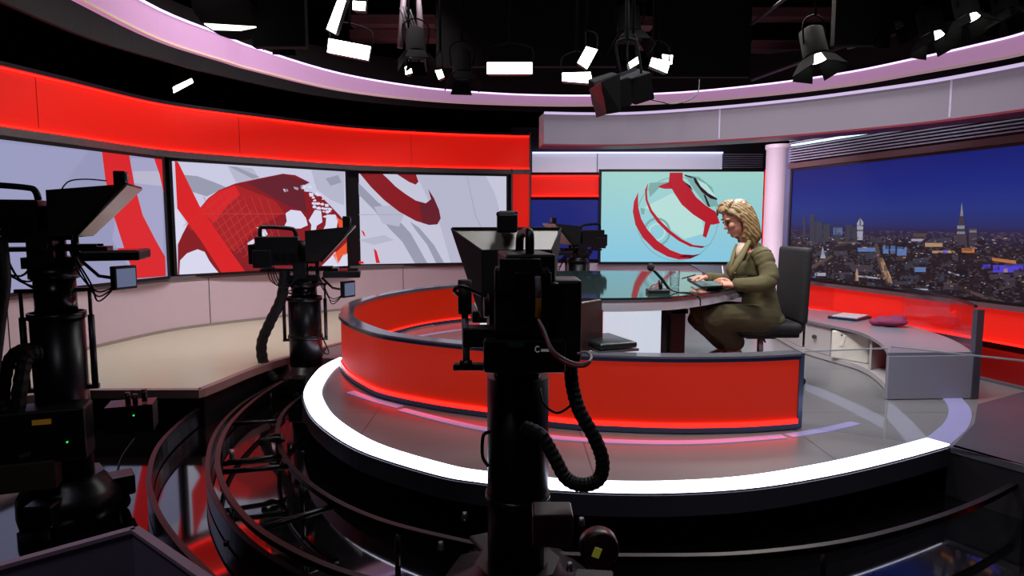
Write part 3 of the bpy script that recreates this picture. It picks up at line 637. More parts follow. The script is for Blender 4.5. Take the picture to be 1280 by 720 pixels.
# end panel
c0, c1 = cf[-1], cb[-1]
b = B(); band(b, [Vector((c0.x, c0.y, 0)), Vector((c1.x, c1.y, 0))], -0.012, 0.012, PL + 0.006, ZC - 0.022); obj('end_panel', b, mat('end_panel_grey', (150, 150, 164), 0.3, noise=0.03), cab)
b = B(); box(b, (c1.x + 0.015, c1.y, PL + 0.298), (0.045, 0.045, 0.585)); obj('end_post', b, mat('post_grey', (84, 86, 98), 0.35, 0.4), cab)
# tall glass on the back edge of the cabinet
gt = thing('glass_screen', (cb[18].x, cb[18].y, ZC), 'tinted glass screen with a dark top rail along the back of the white cabinets', 'glass panel')
gp = [p.copy() for p in cb[4:]]
gp[-1] = gp[-1] - (gp[-1] - gp[-2]).normalized() * 0.02
b = B(); band(b, gp, -0.005, 0.005, ZC + 0.001, PL + 0.6); obj('pane', b, glass, gt)
b = B(); band(b, gp, -0.009, 0.009, PL + 0.6, PL + 0.615); obj('top_rail', b, mat('dark_rail', (40, 40, 46), 0.3, 0.5), gt)
# things in and on the cabinet
t = thing('storage_box', tuple((cf[16] + (cb[16] - cf[16]) * 0.19).xy) + (PL + 0.045,), 'white plastic storage box with slot handles in the open cabinet bay', 'box', rz=-0.95)
b = B(); box(b, (0, 0, 0.115), (0.30, 0.20, 0.23)); obj('body', b, mat('box_white', (222, 218, 208), 0.4), t, local=True, bevel=0.012)
b = B(); box(b, (-0.05, -0.102, 0.16), (0.03, 0.012, 0.10), Matrix.Rotation(0.25, 3, 'Y')); obj('handle', b, mat('handle_white', (228, 224, 214), 0.4), t, local=True, bevel=0.004)
b = B(); box(b, (-0.05, -0.103, 0.20), (0.035, 0.008, 0.012)); obj('slot', b, black, t, local=True)
p = cf[19] + (cb[19] - cf[19]) * 0.25
t = thing('paper_roll', (p.x, p.y, PL + 0.045), 'small white roll beside the storage box on the cabinet base', 'roll')
b = B(); lathe(b, (0, 0, 0), [(0.03, 0), (0.033, 0.004), (0.033, 0.07), (0.03, 0.075)], 16); obj('roll', b, mat('paper_white', (205, 200, 192), 0.6), t, local=True)
b = B(); lathe(b, (0, 0, 0.0745), [(0.012, 0), (0.012, 0.002)], 12); obj('core', b, black, t, local=True)
t = thing('folded_cloth', tuple(G(1112, 408, ZC).xy) + (ZC,), 'folded magenta cloth lying on the cabinet top', 'cloth', rz=-0.5)
def blob(items, voxel=0.012, smooth=2, fac=0.5):
    """union of ellipsoids / limbs as ONE continuous surface; items add closed pieces to a bmesh"""
    bm = B()
    for it in items: it(bm)
    me = bpy.data.meshes.new('tmp'); bmesh.ops.recalc_face_normals(bm, faces=bm.faces); bm.to_mesh(me); bm.free()
    o = bpy.data.objects.new('tmp', me); COL.objects.link(o)
    md = o.modifiers.new('r', 'REMESH'); md.mode = 'VOXEL'; md.voxel_size = voxel; md.use_smooth_shade = True
    if smooth:
        s = o.modifiers.new('s', 'SMOOTH'); s.iterations = smooth; s.factor = fac
    dg = bpy.context.evaluated_depsgraph_get(); me2 = bpy.data.meshes.new_from_object(o.evaluated_get(dg))
    out = B(); out.from_mesh(me2)
    for f in out.faces: f.smooth = True
    bpy.data.objects.remove(o); bpy.data.meshes.remove(me); bpy.data.meshes.remove(me2)
    return out
def ell(c, r, rot=None, n=16, m=10):
    c = Vector(c); R = rot or Matrix.Identity(3)
    def f(bm):
        top = bm.verts.new(c + R @ Vector((0, 0, r[2]))); bot = bm.verts.new(c - R @ Vector((0, 0, r[2]))); L = []
        for j in range(1, m):
            a = PI * j / m
            L.append([bm.verts.new(c + R @ Vector((r[0] * math.sin(a) * math.cos(2 * PI * k / n), r[1] * math.sin(a) * math.sin(2 * PI * k / n), r[2] * math.cos(a)))) for k in range(n)])
        for k in range(n):
            bm.faces.new((top, L[0][k], L[0][(k + 1) % n])); bm.faces.new((bot, L[-1][(k + 1) % n], L[-1][k]))
            for j in range(m - 2): bm.faces.new((L[j][k], L[j + 1][k], L[j + 1][(k + 1) % n], L[j][(k + 1) % n]))
    return f
def limb(pts, rs, up=None, n=16, sub=4):
    """tapering limb: pts joints, rs radius or (ra, rb) pair (rb along 'up')"""
    rs = [(r, r) if not isinstance(r, (tuple, list)) else r for r in rs]
    def f(bm):
        P = catmull(pts, sub); RA = catmull([Vector((a, c, 0)) for a, c in rs], sub)
        L = []
        for i, p in enumerate(P):
            t = (P[min(i + 1, len(P) - 1)] - P[max(i - 1, 0)]).normalized()
            u = Vector(up) if up is not None else (Vector((0, 0, 1)) if abs(t.z) < 0.85 else Vector((1, 0, 0)))
            a = t.cross(u).normalized(); b2 = a.cross(t).normalized()
            L.append([p + a * math.cos(2 * PI * k / n) * RA[i].x + b2 * math.sin(2 * PI * k / n) * RA[i].y for k in range(n)])
        t0 = (P[0] - P[1]).normalized() * min(rs[0]) * 0.5; t1 = (P[-1] - P[-2]).normalized() * min(rs[-1]) * 0.5
        c0_ = sum(L[0], Vector()) / n; c1_ = sum(L[-1], Vector()) / n
        L = [[c0_ + (q - c0_) * 0.55 + t0 for q in L[0]]] + L + [[c1_ + (q - c1_) * 0.55 + t1 for q in L[-1]]]
        rings(bm, L)
    return f
b = blob([ell((0, 0, 0.040), (0.13, 0.08, 0.04)), ell((0.05, 0.02, 0.065), (0.07, 0.05, 0.032)), ell((-0.05, -0.01, 0.055), (0.06, 0.05, 0.03)), ell((-0.09, -0.01, 0.03), (0.06, 0.05, 0.03))], 0.008)
obj('cloth', b, mat('magenta_cloth', (128, 44, 84), 0.8, bump=0.6, scale=25), t, local=True)
t = thing('folder', tuple(G(1062, 398, ZC).xy) + (ZC,), 'dark blue folder with white papers on the cabinet top', 'folder', rz=-0.9)
b = B(); box(b, (0, 0, 0.01), (0.24, 0.3, 0.02)); obj('cover', b, mat('navy_cover', (26, 32, 60), 0.4), t, local=True)
b = B(); box(b, (0.0, 0.01, 0.024), (0.21, 0.28, 0.008), Matrix.Rotation(0.1, 3, 'Z')); obj('papers', b, mat('paper', (190, 190, 196), 0.6), t, local=True)

# ================================================================== DESK
ZD = 0.965
fr_ = [(622, 353), (628, 366), (655, 371.5), (700, 372.5), (750, 372.5), (800, 372), (840, 370.5), (870, 367.5), (900, 363), (925, 358)]
bk_ = [(905, 342.5), (860, 340), (800, 339), (750, 338.5), (700, 338.5), (650, 340), (627, 344)]
DF = [G(u, v, ZD) for u, v in fr_]; DB = [G(u, v, ZD) for u, v in bk_]
tip = G(938, 352, ZD)
DO = catmull(DF + [tip + Vector((0.0, -0.05, 0)), tip + Vector((-0.02, 0.22, 0))] + DB, 5, closed=True)
desk = thing('news_desk', (0.6, 4.9, PL), 'curved white news desk with a dark glossy glass top', 'desk')
b = B(); prism(b, [(p.x, p.y) for p in DO], ZD - 0.014, ZD); obj('glass_top', b, mat('desk_glass', (36, 52, 50), 0.05, noise=0.02, ior=2.1), desk)
DI = [Vector((p.x, p.y, 0)) for p in DO]; cen = Vector((0.6, 4.95, 0))
DI = [cen + (p - cen) * 0.985 for p in DI]
b = B(); prism(b, [(p.x, p.y) for p in DI], ZD - 0.085, ZD - 0.0145); obj('fascia', b, mat('desk_fascia', (206, 206, 212), 0.5, noise=0.03), desk)
ped_p = catmull([W(600, 420, 4.35), W(650, 420, 4.3), W(720, 420, 4.28), W(780, 420, 4.32), W(826, 420, 4.45)], 5)
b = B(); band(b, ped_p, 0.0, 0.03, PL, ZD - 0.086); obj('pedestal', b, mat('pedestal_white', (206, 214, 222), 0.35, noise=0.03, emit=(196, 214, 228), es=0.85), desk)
b = B(); q = ped_p[-1]; band(b, [Vector((q.x, q.y, 0)), Vector((q.x + 0.05, q.y + 0.04, 0)), Vector((q.x + 0.07, q.y + 0.5, 0))], 0, 0.04, PL, ZD - 0.086); obj('pedestal_end', b, mat('bronze_dark', (46, 40, 38), 0.3, 0.3), desk)
b = B(); box(b, (q.x + 0.14, q.y + 0.24, (PL + ZD - 0.086) / 2), (0.10, 0.3, ZD - 0.086 - PL)); obj('cable_duct', b, black, desk)
b = B(); box(b, W(838, 388, 4.6) + Vector((0, 0, 0.0)), (0.22, 0.12, 0.03)); obj('under_tray', b, black, desk)

# microphone
mp = G(822, 366, ZD)
t = thing('desk_microphone', (mp.x, mp.y, ZD), 'black gooseneck microphone on a square base, on the desk', 'microphone')
def D(u, v, d=None): return W(u, v, d or mp.y)
b = B(); box(b, (0, 0, 0.012), (0.135, 0.10, 0.024)); obj('base', b, black, t, local=True, bevel=0.005)
b = B(); cyl(b, D(826, 363), D(825, 350), 0.013, 0.011); tube(b, [D(825, 352), D(830, 352), D(824, 345)], 0.008); obj('stand', b, black, t)
b = B(); tube(b, [D(836, 361), D(828, 350), D(821, 342), D(817, 338)], 0.009, 10, 4); obj('handle', b, black, t)
b = blob([ell(D(813.5, 334), (0.024, 0.024, 0.027))], 0.004); obj('mic_head', b, mat('mic_foam', (20, 20, 22), 0.8, bump=0.8, scale=200), t)
b = B(); tube(b, [D(836, 361), G(846, 365, ZD + .004), G(862, 366, ZD + .004), G(871, 370, ZD + .004), W(875, 374, 4.06), W(875.5, 382, 4.05)], 0.0045, 8, 5); obj('cable', b, rubber, t)
b = B(); tube(b, [D(816, 362) + Vector((-0.02, 0, 0)), D(812, 363), D(815, 357), D(822, 354), D(825, 350)], 0.0035, 6, 5); obj('red_lead', b, mat('red_cable', (150, 20, 26), 0.4), t)
# water glass
wp = G(843, 359, ZD)
t = thing('water_glass', (wp.x, wp.y, ZD), 'clear tumbler of water behind the microphone', 'glass')
tumb = bpy.data.materials.new('tumbler_glass'); tumb.use_nodes = True; bb_ = tumb.node_tree.nodes['Principled BSDF']
bb_.inputs['Transmission Weight'].default_value = 1; bb_.inputs['Roughness'].default_value = 0.03; bb_.inputs['IOR'].default_value = 1.45; bb_.inputs['Base Color'].default_value = (0.93, 0.97, 1, 1)
b = B(); lathe(b, (0, 0, 0.001), [(0.032, 0), (0.036, 0.115), (0.0335, 0.115), (0.030, 0.008), (0.0, 0.008)], 24); obj('tumbler', b, glass, t, local=True)
b = B(); lathe(b, (0, 0, 0.0102), [(0.028, 0), (0.0305, 0.055)], 24); obj('water', b, glass, t, local=True)
# tablet, book, pen, papers on the desk
def slab(name, label, cat, pts, z, th, m, parts=()):
    P = [G(u, v, z) for u, v in pts]; c = sum(P, Vector()) / len(P)
    t = thing(name, (c.x, c.y, z), label, cat)
    bm = B(); prism(bm, [(p.x, p.y) for p in P], z, z + th); obj(parts[0] if parts else 'body', bm, m, t)
    return t, P, c
t, P_, c_ = slab('notebook', 'white and grey notebook lying open under her hands', 'notebook', [(859, 349), (880, 346), (912, 356), (903, 361), (884, 362)], ZD + 0.001, 0.012, mat('cover_grey', (70, 72, 70), 0.5), ('cover',))
b = B(); prism(b, [((p.x - c_.x) * 0.93 + c_.x, (p.y - c_.y) * 0.93 + c_.y) for p in P_], ZD + 0.013, ZD + 0.018); obj('pages', b, mat('page_grey', (150, 148, 144), 0.6), t)
t = thing('tablet_computer', tuple(W(884, 353, 4.42)), 'black tablet held in her nearer hand above the notebook', 'tablet')
tp = [W(862, 351, 4.55), W(903, 351.5, 4.42), W(904, 357, 4.22), W(877, 358.5, 4.20)]
def sheet(pts, th, m, parent, name):
    n = (pts[1] - pts[0]).cross(pts[2] - pts[0]).normalized() * th
    bm = B(); a = [bm.verts.new(p) for p in pts]; c = [bm.verts.new(p + n) for p in pts]; k = len(pts)
    bm.faces.new(a); bm.faces.new(c[::-1])
    for i in range(k): bm.faces.new((a[i], a[(i + 1) % k], c[(i + 1) % k], c[i]))
    return obj(name, bm, m, parent)
sheet(tp, 0.008, mat('tablet_dark', (26, 28, 30), 0.25), t, 'body')
cn = sum(tp, Vector()) / 4
sheet([cn + (p - cn) * 0.9 + Vector((0, -0.001, 0.0015)) for p in tp], 0.002, mat('tablet_screen', (66, 72, 72), 0.08), t, 'screen')
t = thing('document_folder', tuple(W(886, 348, 4.78)), 'slate grey document folder standing tilted between her hands', 'folder')
fp = [W(863, 330.5, 4.98), W(902, 332, 4.98), W(904, 349, 4.80), W(893, 349, 4.80)]
sheet(fp, 0.006, mat('slate_cover', (40, 42, 56), 0.7), t, 'cover')
sheet([fp[1] + Vector((0.002, 0, 0)), fp[1] + Vector((0.008, 0, 0)), fp[2] + Vector((0.008, 0, 0)), fp[2] + Vector((0.002, 0, 0))], 0.008, mat('white_edge', (200, 200, 205), 0.4), t, 'spine')
pe = thing('pen', tuple(W(858, 347.5, 4.7)), 'black pen in her farther hand', 'pen')
b = B(); cyl(b, W(853, 348, 4.6), W(869, 343.5, 4.66), 0.005); obj('barrel', b, black, pe)
b = B(); cyl(b, W(853, 348, 4.6), W(851, 348.6, 4.59), 0.005, 0.001); obj('tip', b, steel, pe)

# ================================================================== CHAIRS
fab = mat('black_fabric', (20, 20, 24), 0.75, bump=0.3, scale=80)
def rbox(c, s, r=0.03, rot=None):
    def f(bm):
        tmp = B(); box(tmp, (0, 0, 0), s); bmesh.ops.bevel(tmp, geom=tmp.edges[:] , offset=r, segments=3, profile=0.6, affect='EDGES')
        M = Matrix.Translation(Vector(c)) @ (rot.to_4x4() if rot else Matrix.Identity(4)); tmp.transform(M)
        me = bpy.data.meshes.new('t'); tmp.to_mesh(me); tmp.free(); bm.from_mesh(me); bpy.data.meshes.remove(me)
    return f
def mk(*fs):
    bm = B()
    for f in fs: f(bm)
    for f in bm.faces: f.smooth = True
    return bm
CX, CY = W(951, 410, 4.62).x, 4.62
ch = thing('swivel_chair', (CX, CY, PL), 'black fabric swivel chair the presenter sits on', 'chair', rz=PI)   # local +x = facing
sh_ = 0.43
obj('seat', mk(rbox((0.02, 0, sh_), (0.44, 0.47, 0.075), 0.034), rbox((0.0, 0, sh_ - 0.045), (0.40, 0.38, 0.05), 0.02)), fab, ch, local=True)
obj('backrest', mk(rbox((-0.215, 0, sh_ + 0.29), (0.065, 0.44, 0.52), 0.03, Matrix.Rotation(-0.03, 3, 'Y'))), fab, ch, local=True)
b = B(); tube(b, [(-0.05, 0, sh_ - 0.06), (-0.27, 0, sh_ - 0.05), (-0.29, 0, sh_ + 0.1), (-0.28, 0, sh_ + 0.3)], 0.022, 10); obj('back_support', b, black, ch, local=True)
b = B(); cyl(b, (0, 0, 0.20), (0, 0, sh_ - 0.06), 0.022); cyl(b, (0, 0, 0.08), (0, 0, 0.22), 0.03); obj('gas_column', b, steel, ch, local=True)
b = B(); box(b, (0.02, 0, sh_ - 0.075), (0.2, 0.14, 0.04)); cyl(b, (0, 0.05, sh_ - 0.08), (0.06, 0.24, sh_ - 0.085), 0.006); obj('mechanism', b, black, ch, local=True)
for k in range(5):
    a = 2 * PI * k / 5 + 0.5; dx, dy = math.cos(a), math.sin(a)
    b = B(); rings(b, [circ((dx * 0.02, dy * 0.02, 0.105), (dx, dy, 0), 0.022, 10), circ((dx * 0.28, dy * 0.28, 0.072), (dx, dy, 0), 0.013, 10)]); lg = obj('leg', b, black, ch, local=True)
    b = B(); px, py = -dy * 0.016, dx * 0.016
    for s in (-1, 1): cyl(b, (dx * 0.285 + s * px * 0.5, dy * 0.285 + s * py * 0.5, 0.029), (dx * 0.285 + s * px * 1.7, dy * 0.285 + s * py * 1.7, 0.029), 0.029, n=18)
    cyl(b, (dx * 0.28, dy * 0.28, 0.03), (dx * 0.28, dy * 0.28, 0.075), 0.008); obj('caster', b, black, lg, local=True)
# guest chair in front of the desk (back edge towards the camera's left)
gq = W(741, 428, 3.98)
gc = thing('guest_chair', (gq.x - 0.03, gq.y - 0.27, PL), 'brown backed low chair with black seat pad and chrome edge, in front of the desk', 'chair', rz=0.35)
hz = G(741, 432, 0.0)
zs = W(760, 429, 3.72).z - PL; zt = W(740, 388, 3.7).z - PL
obj('seat', mk(rbox((0.10, 0.05, zs + 0.0), (0.24, 0.34, 0.035), 0.016)), mat('black_leather', (26, 34, 34), 0.3, noise=0.1), gc, local=True)
obj('backrest', mk(rbox((-0.085, 0.0, (zs + zt) / 2 + 0.0), (0.03, 0.42, zt - zs + 0.10), 0.014, Matrix.Rotation(-1.05, 3, 'Z'))), mat('brown_shell', (54, 42, 38), 0.4), gc, local=True)
b = B(); c_ = Matrix.Rotation(-1.05, 3, 'Z') @ Vector((0.0, 0.212, 0)); box(b, (-0.085 + c_.x, c_.y, (zs + zt) / 2), (0.03, 0.006, zt - zs - 0.03), Matrix.Rotation(-1.05, 3, 'Z')); obj('red_piping', b, mat('red_edge', (150, 20, 40), 0.35, emit=(150, 20, 40), es=0.0), gc, local=True)
b = B(); box(b, (0.10, 0.05, zs - 0.028), (0.25, 0.35, 0.014)); obj('chrome_edge', b, steel, gc, local=True)
b = B(); cyl(b, (0.08, 0, 0.02), (0.08, 0, zs - 0.03), 0.025); obj('column', b, steel, gc, local=True)
b = B(); lathe(b, (0.08, 0, 0.0), [(0.2, 0), (0.2, 0.012), (0.03, 0.025)], 28); obj('base_disc', b, steel, gc, local=True)

# ================================================================== STUDIO CAMERAS
beige_glass = mat('beam_splitter', (214, 208, 190), 0.3, noise=0.06, scale=6, emit=(120, 116, 106), es=0.0)
hood_in = mat('hood_inner', (66, 64, 60), 0.5)
monm = emi('monitor_picture', (100, 110, 140), 0.8)
green = emi('green_led', (40, 255, 110), 1.0); ledr = emi('red_led', (255, 50, 40), 1.0)
def studio_camera(X, Y, yaw, zh, label, scale=1.0, base_r=0.34, struts=True, lower_z=None, hood=1.0):
    s = scale
    t = thing('studio_camera', (X, Y, 0), label, 'camera', 'robotic studio cameras', rz=yaw)
    L = dict(local=True)
    zp = zh - 0.16 * s                                  # underside of the camera head
    b = B(); lathe(b, (0, 0, 0.03), [(base_r, 0.0), (base_r, 0.09), (base_r * 0.9, 0.13), (0.16, 0.17), (0.15, 0.2)], 8); base = obj('base', b, blackm, t, **L)
    for k in range(3):
        a = 2 * PI * k / 3 + 0.3; c = Vector((math.cos(a) * base_r * 0.92, math.sin(a) * base_r * 0.92, 0))
        b = B(); cyl(b, c + Vector((0, 0, 0.045)) - Vector((-math.sin(a), math.cos(a), 0)) * 0.03, c + Vector((0, 0, 0.045)) + Vector((-math.sin(a), math.cos(a), 0)) * 0.03, 0.045); obj('wheel', b, rubber, base, **L)
        b = B(); box(b, c * 0.93 + Vector((0, 0, 0.13)), (0.16, 0.12, 0.1), Matrix.Rotation(a, 3, 'Z')); obj('wheel_cover', b, blackm, base, bevel=0.01, **L)
    zc1 = lower_z or (0.2 + (zp - 0.34) * 0.62)
    b = B(); cyl(b, (0, 0, 0.18), (0, 0, zc1), 0.108 * s, n=28); (cyl(b, (0, 0, zc1 - 0.03), (0, 0, zc1), 0.117 * s, n=28) if struts else None); cyl(b, (0, 0, 0.45), (0, 0, 0.48), 0.115 * s, n=28); col = obj('lower_column', b, blackm, t, **L)
    b = B(); cyl(b, (0, 0, zc1 - 0.02), (0, 0, zp - 0.10), 0.084 * s, n=28); obj('upper_column', b, mat('column_dark', (24, 20, 24), 0.22, 0.5), t, **L)
    for k in ((-1, 1) if struts else ()):               # balancing struts
        b = B(); y = 0.135 * s * k
        cyl(b, (y, 0, zc1 - 0.36), (y, 0, zc1 - 0.02), 0.014); cyl(b, (y, 0, zc1 - 0.04), (y, 0, zc1 + 0.10), 0.008)
        box(b, (y * 0.83, 0, zc1 + 0.10), (0.09, 0.02, 0.018)); box(b, (y * 0.9, 0, zc1 - 0.36), (0.06, 0.03, 0.02)); obj('gas_strut', b, darksteel, col, **L)
    # pan and tilt head
    b = B(); cyl(b, (0, 0, zp - 0.11), (0, 0, zp - 0.06), 0.10 * s, n=24); box(b, (0, 0, zp - 0.035), (0.20 * s, 0.17 * s, 0.05)); hd = obj('pan_head', b, blackm, t, **L)
    b = B(); box(b, (-0.02, 0.09 * s, zp + 0.03), (0.10, 0.03, 0.13)); box(b, (-0.02, -0.09 * s, zp + 0.03), (0.10, 0.03, 0.13)); cyl(b, (-0.02, -0.12 * s, zp + 0.05), (-0.02, 0.12 * s, zp + 0.05), 0.035); obj('tilt_arm', b, black, hd, **L)
    b = B(); box(b, (-0.02 * s, 0, zh - 0.135 * s), (0.5 * s, 0.12 * s, 0.02)); obj('mounting_plate', b, darksteel, t, **L)
    # camera body, lens, handle
    b = B(); box(b, (-0.16 * s, 0, zh - 0.01), (0.27 * s, 0.15 * s, 0.19 * s)); box(b, (-0.25 * s, 0, zh - 0.06 * s), (0.12 * s, 0.17 * s, 0.12 * s)); body = obj('body', b, black, t, bevel=0.008, **L)
    for k in range(4):
        b = B(); box(b, (-0.20 * s + 0.045 * k * s, -0.077 * s, zh - 0.05 * s), (0.03 * s, 0.006, 0.05 * s)); obj('button_panel', b, blackm, body, **L)
    b = B(); zt_ = zh + 0.085 * s
    tube(b, [(-0.27 * s, 0, zt_), (-0.265 * s, 0, zt_ + 0.055 * s), (-0.22 * s, 0, zt_ + 0.065 * s), (-0.08 * s, 0, zt_ + 0.055 * s), (-0.05 * s, 0, zt_ + 0.04 * s), (-0.04 * s, 0, zt_)], 0.014 * s, 10); obj('carry_handle', b, black, body, **L)
    b = B(); box(b, (-0.31 * s, 0, zh - 0.03 * s), (0.06 * s, 0.11 * s, 0.13 * s)); obj('battery', b, blackm, body, bevel=0.006, **L)
    b = B(); cyl(b, (-0.03 * s, 0, zh), (0.10 * s, 0, zh), 0.06 * s, 0.065 * s, 24); cyl(b, (0.10 * s, 0, zh), (0.14 * s, 0, zh), 0.055 * s, n=24); box(b, (0.02 * s, 0, zh - 0.07 * s), (0.14 * s, 0.08 * s, 0.05 * s)); obj('lens', b, black, t, **L)
    # teleprompter
    pr = thing('t', (0, 0, 0), None, None); bpy.data.objects.remove(pr)
    hw0, hw1 = 0.15 * s * (hood if hood == 1 else 0.8), 0.19 * s * hood
    x0, x1, xt = 0.03 * s, 0.13 * s, 0.34 * s; z0, z1 = zh - (0.075 if hood == 1 else 0.15) * s, zh + 0.155 * s; zb = zh + (0.125 if hood == 1 else 0.085) * s
    b = B()
    V = [b.verts.new(p) for p in [(x0, -hw0, z0), (x0, hw0, z0), (x0, hw0, zb), (x0, -hw0, zb), (x1, -hw0, z0), (x1, hw0, z0), (xt, hw1, z1), (xt, -hw1, z1)]]
    for q in (((0, 1, 2, 3), (0, 4, 5, 1), (3, 2, 6, 7), (0, 3, 7, 4), (1, 5, 6, 2)) if hood == 1 else ((0, 1, 2, 3), (0, 4, 5, 1), (0, 3, 7, 4), (1, 5, 6, 2))): b.faces.new([V[i] for i in q])
    hood = obj('prompter_hood', b, mat('hood_fabric', (12, 12, 14), 0.8), t, **L)
    md = hood.modifiers.new('th', 'SOLIDIFY'); md.thickness = 0.006
    b = B(); nx = Vector((-(z1 - z0), 0, xt - x1)).normalized() * -0.006
    q = [Vector((x1 + .004, -hw0 * 0.97, z0 + .003)), Vector((x1 + .004, hw0 * 0.97, z0 + .003)), Vector((xt + .004, hw1 * 0.97, z1 - .003)), Vector((xt + .004, -hw1 * 0.97, z1 - .003))]
    lo = [b.verts.new(p) for p in q]; hi = [b.verts.new(p + nx) for p in q]; b.faces.new(lo); b.faces.new(hi[::-1])
    for i in range(4): b.faces.new((lo[i], lo[(i + 1) % 4], hi[(i + 1) % 4], hi[i]))
    obj('prompter_glass', b, beige_glass, t, **L)
    b = B()
    for y in (-1, 1): tube(b, [(x1, y * hw0, z0), (xt, y * hw1, z1)], 0.006 * s, 6, 1)
    tube(b, [(xt, -hw1, z1), (xt, hw1, z1)], 0.006 * s, 6, 1); tube(b, [(x1, -hw0, z0), (x1, hw0, z0)], 0.006 * s, 6, 1); obj('hood_frame', b, blackm, hood, **L)
    b = B(); box(b, (xt - 0.05 * s, 0, z1 + 0.03 * s), (0.05 * s, 0.07 * s, 0.075 * s)); bx_ = obj('tally_light', b, black, t, bevel=0.006, **L)
    b = B(); box(b, (xt - 0.023 * s, 0, z1 + 0.04 * s), (0.006, 0.045 * s, 0.03 * s)); obj('lamp_window', b, mat('tally_window', (120, 118, 110), 0.2), bx_, **L)
    # prompter monitor below the glass
    b = B(); box(b, (0.255 * s, 0, zh - 0.165 * s), (0.24 * s, 0.30 * s, 0.045 * s)); pm = obj('prompter_monitor', b, black, t, bevel=0.008, **L)
    b = B(); box(b, (0.255 * s, 0, zh - 0.1415 * s), (0.21 * s, 0.26 * s, 0.003)); obj('monitor_glass', b, mat('dark_screen', (10, 12, 16), 0.08), pm, **L)
    b = B(); box(b, (0.11 * s, 0.06 * s, zh - 0.13 * s), (0.16 * s, 0.015, 0.03)); box(b, (0.11 * s, -0.06 * s, zh - 0.13 * s), (0.16 * s, 0.015, 0.03)); cyl(b, (0.09 * s, 0, zh - 0.22 * s), (0.09 * s, 0, zh - 0.08 * s), 0.016); obj('rail', b, blackm, t, **L)
    # small floor monitor on an arm
    b = B(); tube(b, [(0.12 * s, -0.04 * s, zh - 0.19 * s), (0.19 * s, -0.06 * s, zh - 0.26 * s), (0.24 * s, -0.06 * s, zh - 0.27 * s)], 0.008 * s, 8, 1); obj('monitor_arm', b, mat('arm_red', (70, 26, 26), 0.4), t, **L)
    R = Matrix.Rotation(math.radians(-38), 3, 'Z')
    b = B(); box(b, (0.29 * s, -0.06 * s, zh - 0.27 * s), (0.03 * s, 0.12 * s, 0.11 * s), R); sm = obj('talent_monitor', b, black, t, bevel=0.004, **L)
    b = B(); c = Vector((0.29 * s, -0.06 * s, zh - 0.27 * s)) + R @ Vector((-0.0165 * s, 0, 0)); c2_ = Vector((0.29 * s, -0.06 * s, zh - 0.27 * s)) + R @ Vector((0.0165 * s, 0, 0))
    box(b, c2_, (0.002, 0.10 * s, 0.085 * s), R); obj('display', b, monm, sm, **L)
    for k in range(4):
        b = B(); dx = 0.03 * k
        tube(b, [(-0.22 * s + dx * 0.3, -0.06 * s + 0.02 * k, zh - 0.1 * s), (-0.20 * s + dx, -0.09 * s, zh - 0.2 * s - 0.02 * k), (-0.10 * s + dx, -0.09 * s + 0.015 * k, zh - 0.25 * s - 0.025 * k), (-0.03 * s, -0.09 * s, zh - 0.16 * s)], 0.005, 6, 6); obj('cable', b, rubber, t, **L)
    for k in range(3):
        b = B(); tube(b, [(0.08 * s, -0.06 * s, zh - 0.13 * s), (0.12 * s + 0.02 * k, -0.08 * s, zh - 0.25 * s - 0.02 * k), (0.19 * s, -0.09 * s, zh - 0.33 * s - 0.022 * k), (0.265 * s, -0.07 * s, zh - 0.30 * s)], 0.004, 6, 6); obj('cable', b, rubber, t, **L)
    return t
# --- A: nearest on the left
XA, YA, ZA = -2.10, 3.0, 1.425
A = studio_camera(XA, YA, math.radians(20), ZA, 'robotic studio camera at the left edge, its pale teleprompter glass facing right', 1.0, 0.22, lower_z=1.0)
def pxt(name, pts, r, parent, m=rubber, n=8, sub=6, corr=0.0):
    bm = B(); tube(bm, [W(*p) for p in pts], r, n, sub, corr=corr); return obj(name, bm, m, parent)
pxt('hose', [(50, 436, 2.9), (22, 440, 2.85), (8, 462, 2.8), (4, 500, 2.8), (12, 520, 2.8)], 0.028, A, corr=0.06)
pxt('hose', [(52, 440, 2.86), (34, 446, 2.82), (26, 480, 2.8), (22, 530, 2.8), (30, 580, 2.8)], 0.030, A, corr=0.06)
pxt('hose', [(2, 300, 2.75), (6, 350, 2.7), (0, 400, 2.7), (-8, 470, 2.7)], 0.022, A)
pxt('antenna_cable', [(72, 246, 2.95), (84, 228, 2.95), (105, 224, 2.9), (133, 226, 2.9)], 0.003, A)
b = B(); box(b, (-0.03, -0.203, 0.54), (0.07, 0.008, 0.022)); obj('yellow_label', b, mat('label_yellow', (190, 140, 40), 0.5, emit=(150, 105, 30), es=0.15), A, local=True)
b = B(); box(b, (-0.05, -0.12, 0.47), (0.36, 0.16, 0.24)); obj('control_box', b, black, A, local=True, bevel=0.01)
b = B(); box(b, (0.06, -0.205, 0.44), (0.006, 0.006, 0.006)); box(b, (0.30, -0.075, 0.50), (0.006, 0.006, 0.006)); obj('status_led', b, green, A, local=True)
b = B(); box(b, (-0.10, -0.203, 0.40), (0.045, 0.006, 0.014), Matrix.Rotation(-0.3, 3, 'Y')); obj('chrome_latch', b, steel, A, local=True)
b = B(); box(b, (-0.16, -0.16, 0.30), (0.34, 0.10, 0.13)); obj('battery_tray', b, mat('khaki_dark', (60, 50, 36), 0.6), A, local=True, bevel=0.006)
b = B()
for k in range(4): box(b, (-0.20, -0.079, 1.38 - 0.03 * k), (0.07, 0.004, 0.003))
obj('level_leds', b, mat('green_dim', (10, 20, 14), 0.4, emit=(40, 110, 80), es=0.5), A, local=True)
b = B()
for x, z in ((0.27, 0.60), (0.34, 0.61), (0.30, 0.59)):
    cyl(b, (x, -0.02, z - 0.06), (x, -0.02, z), 0.012)
box(b, (0.28, 0, 0.48), (0.20, 0.14, 0.13)); obj('connector_box', b, blackm, A, local=True)
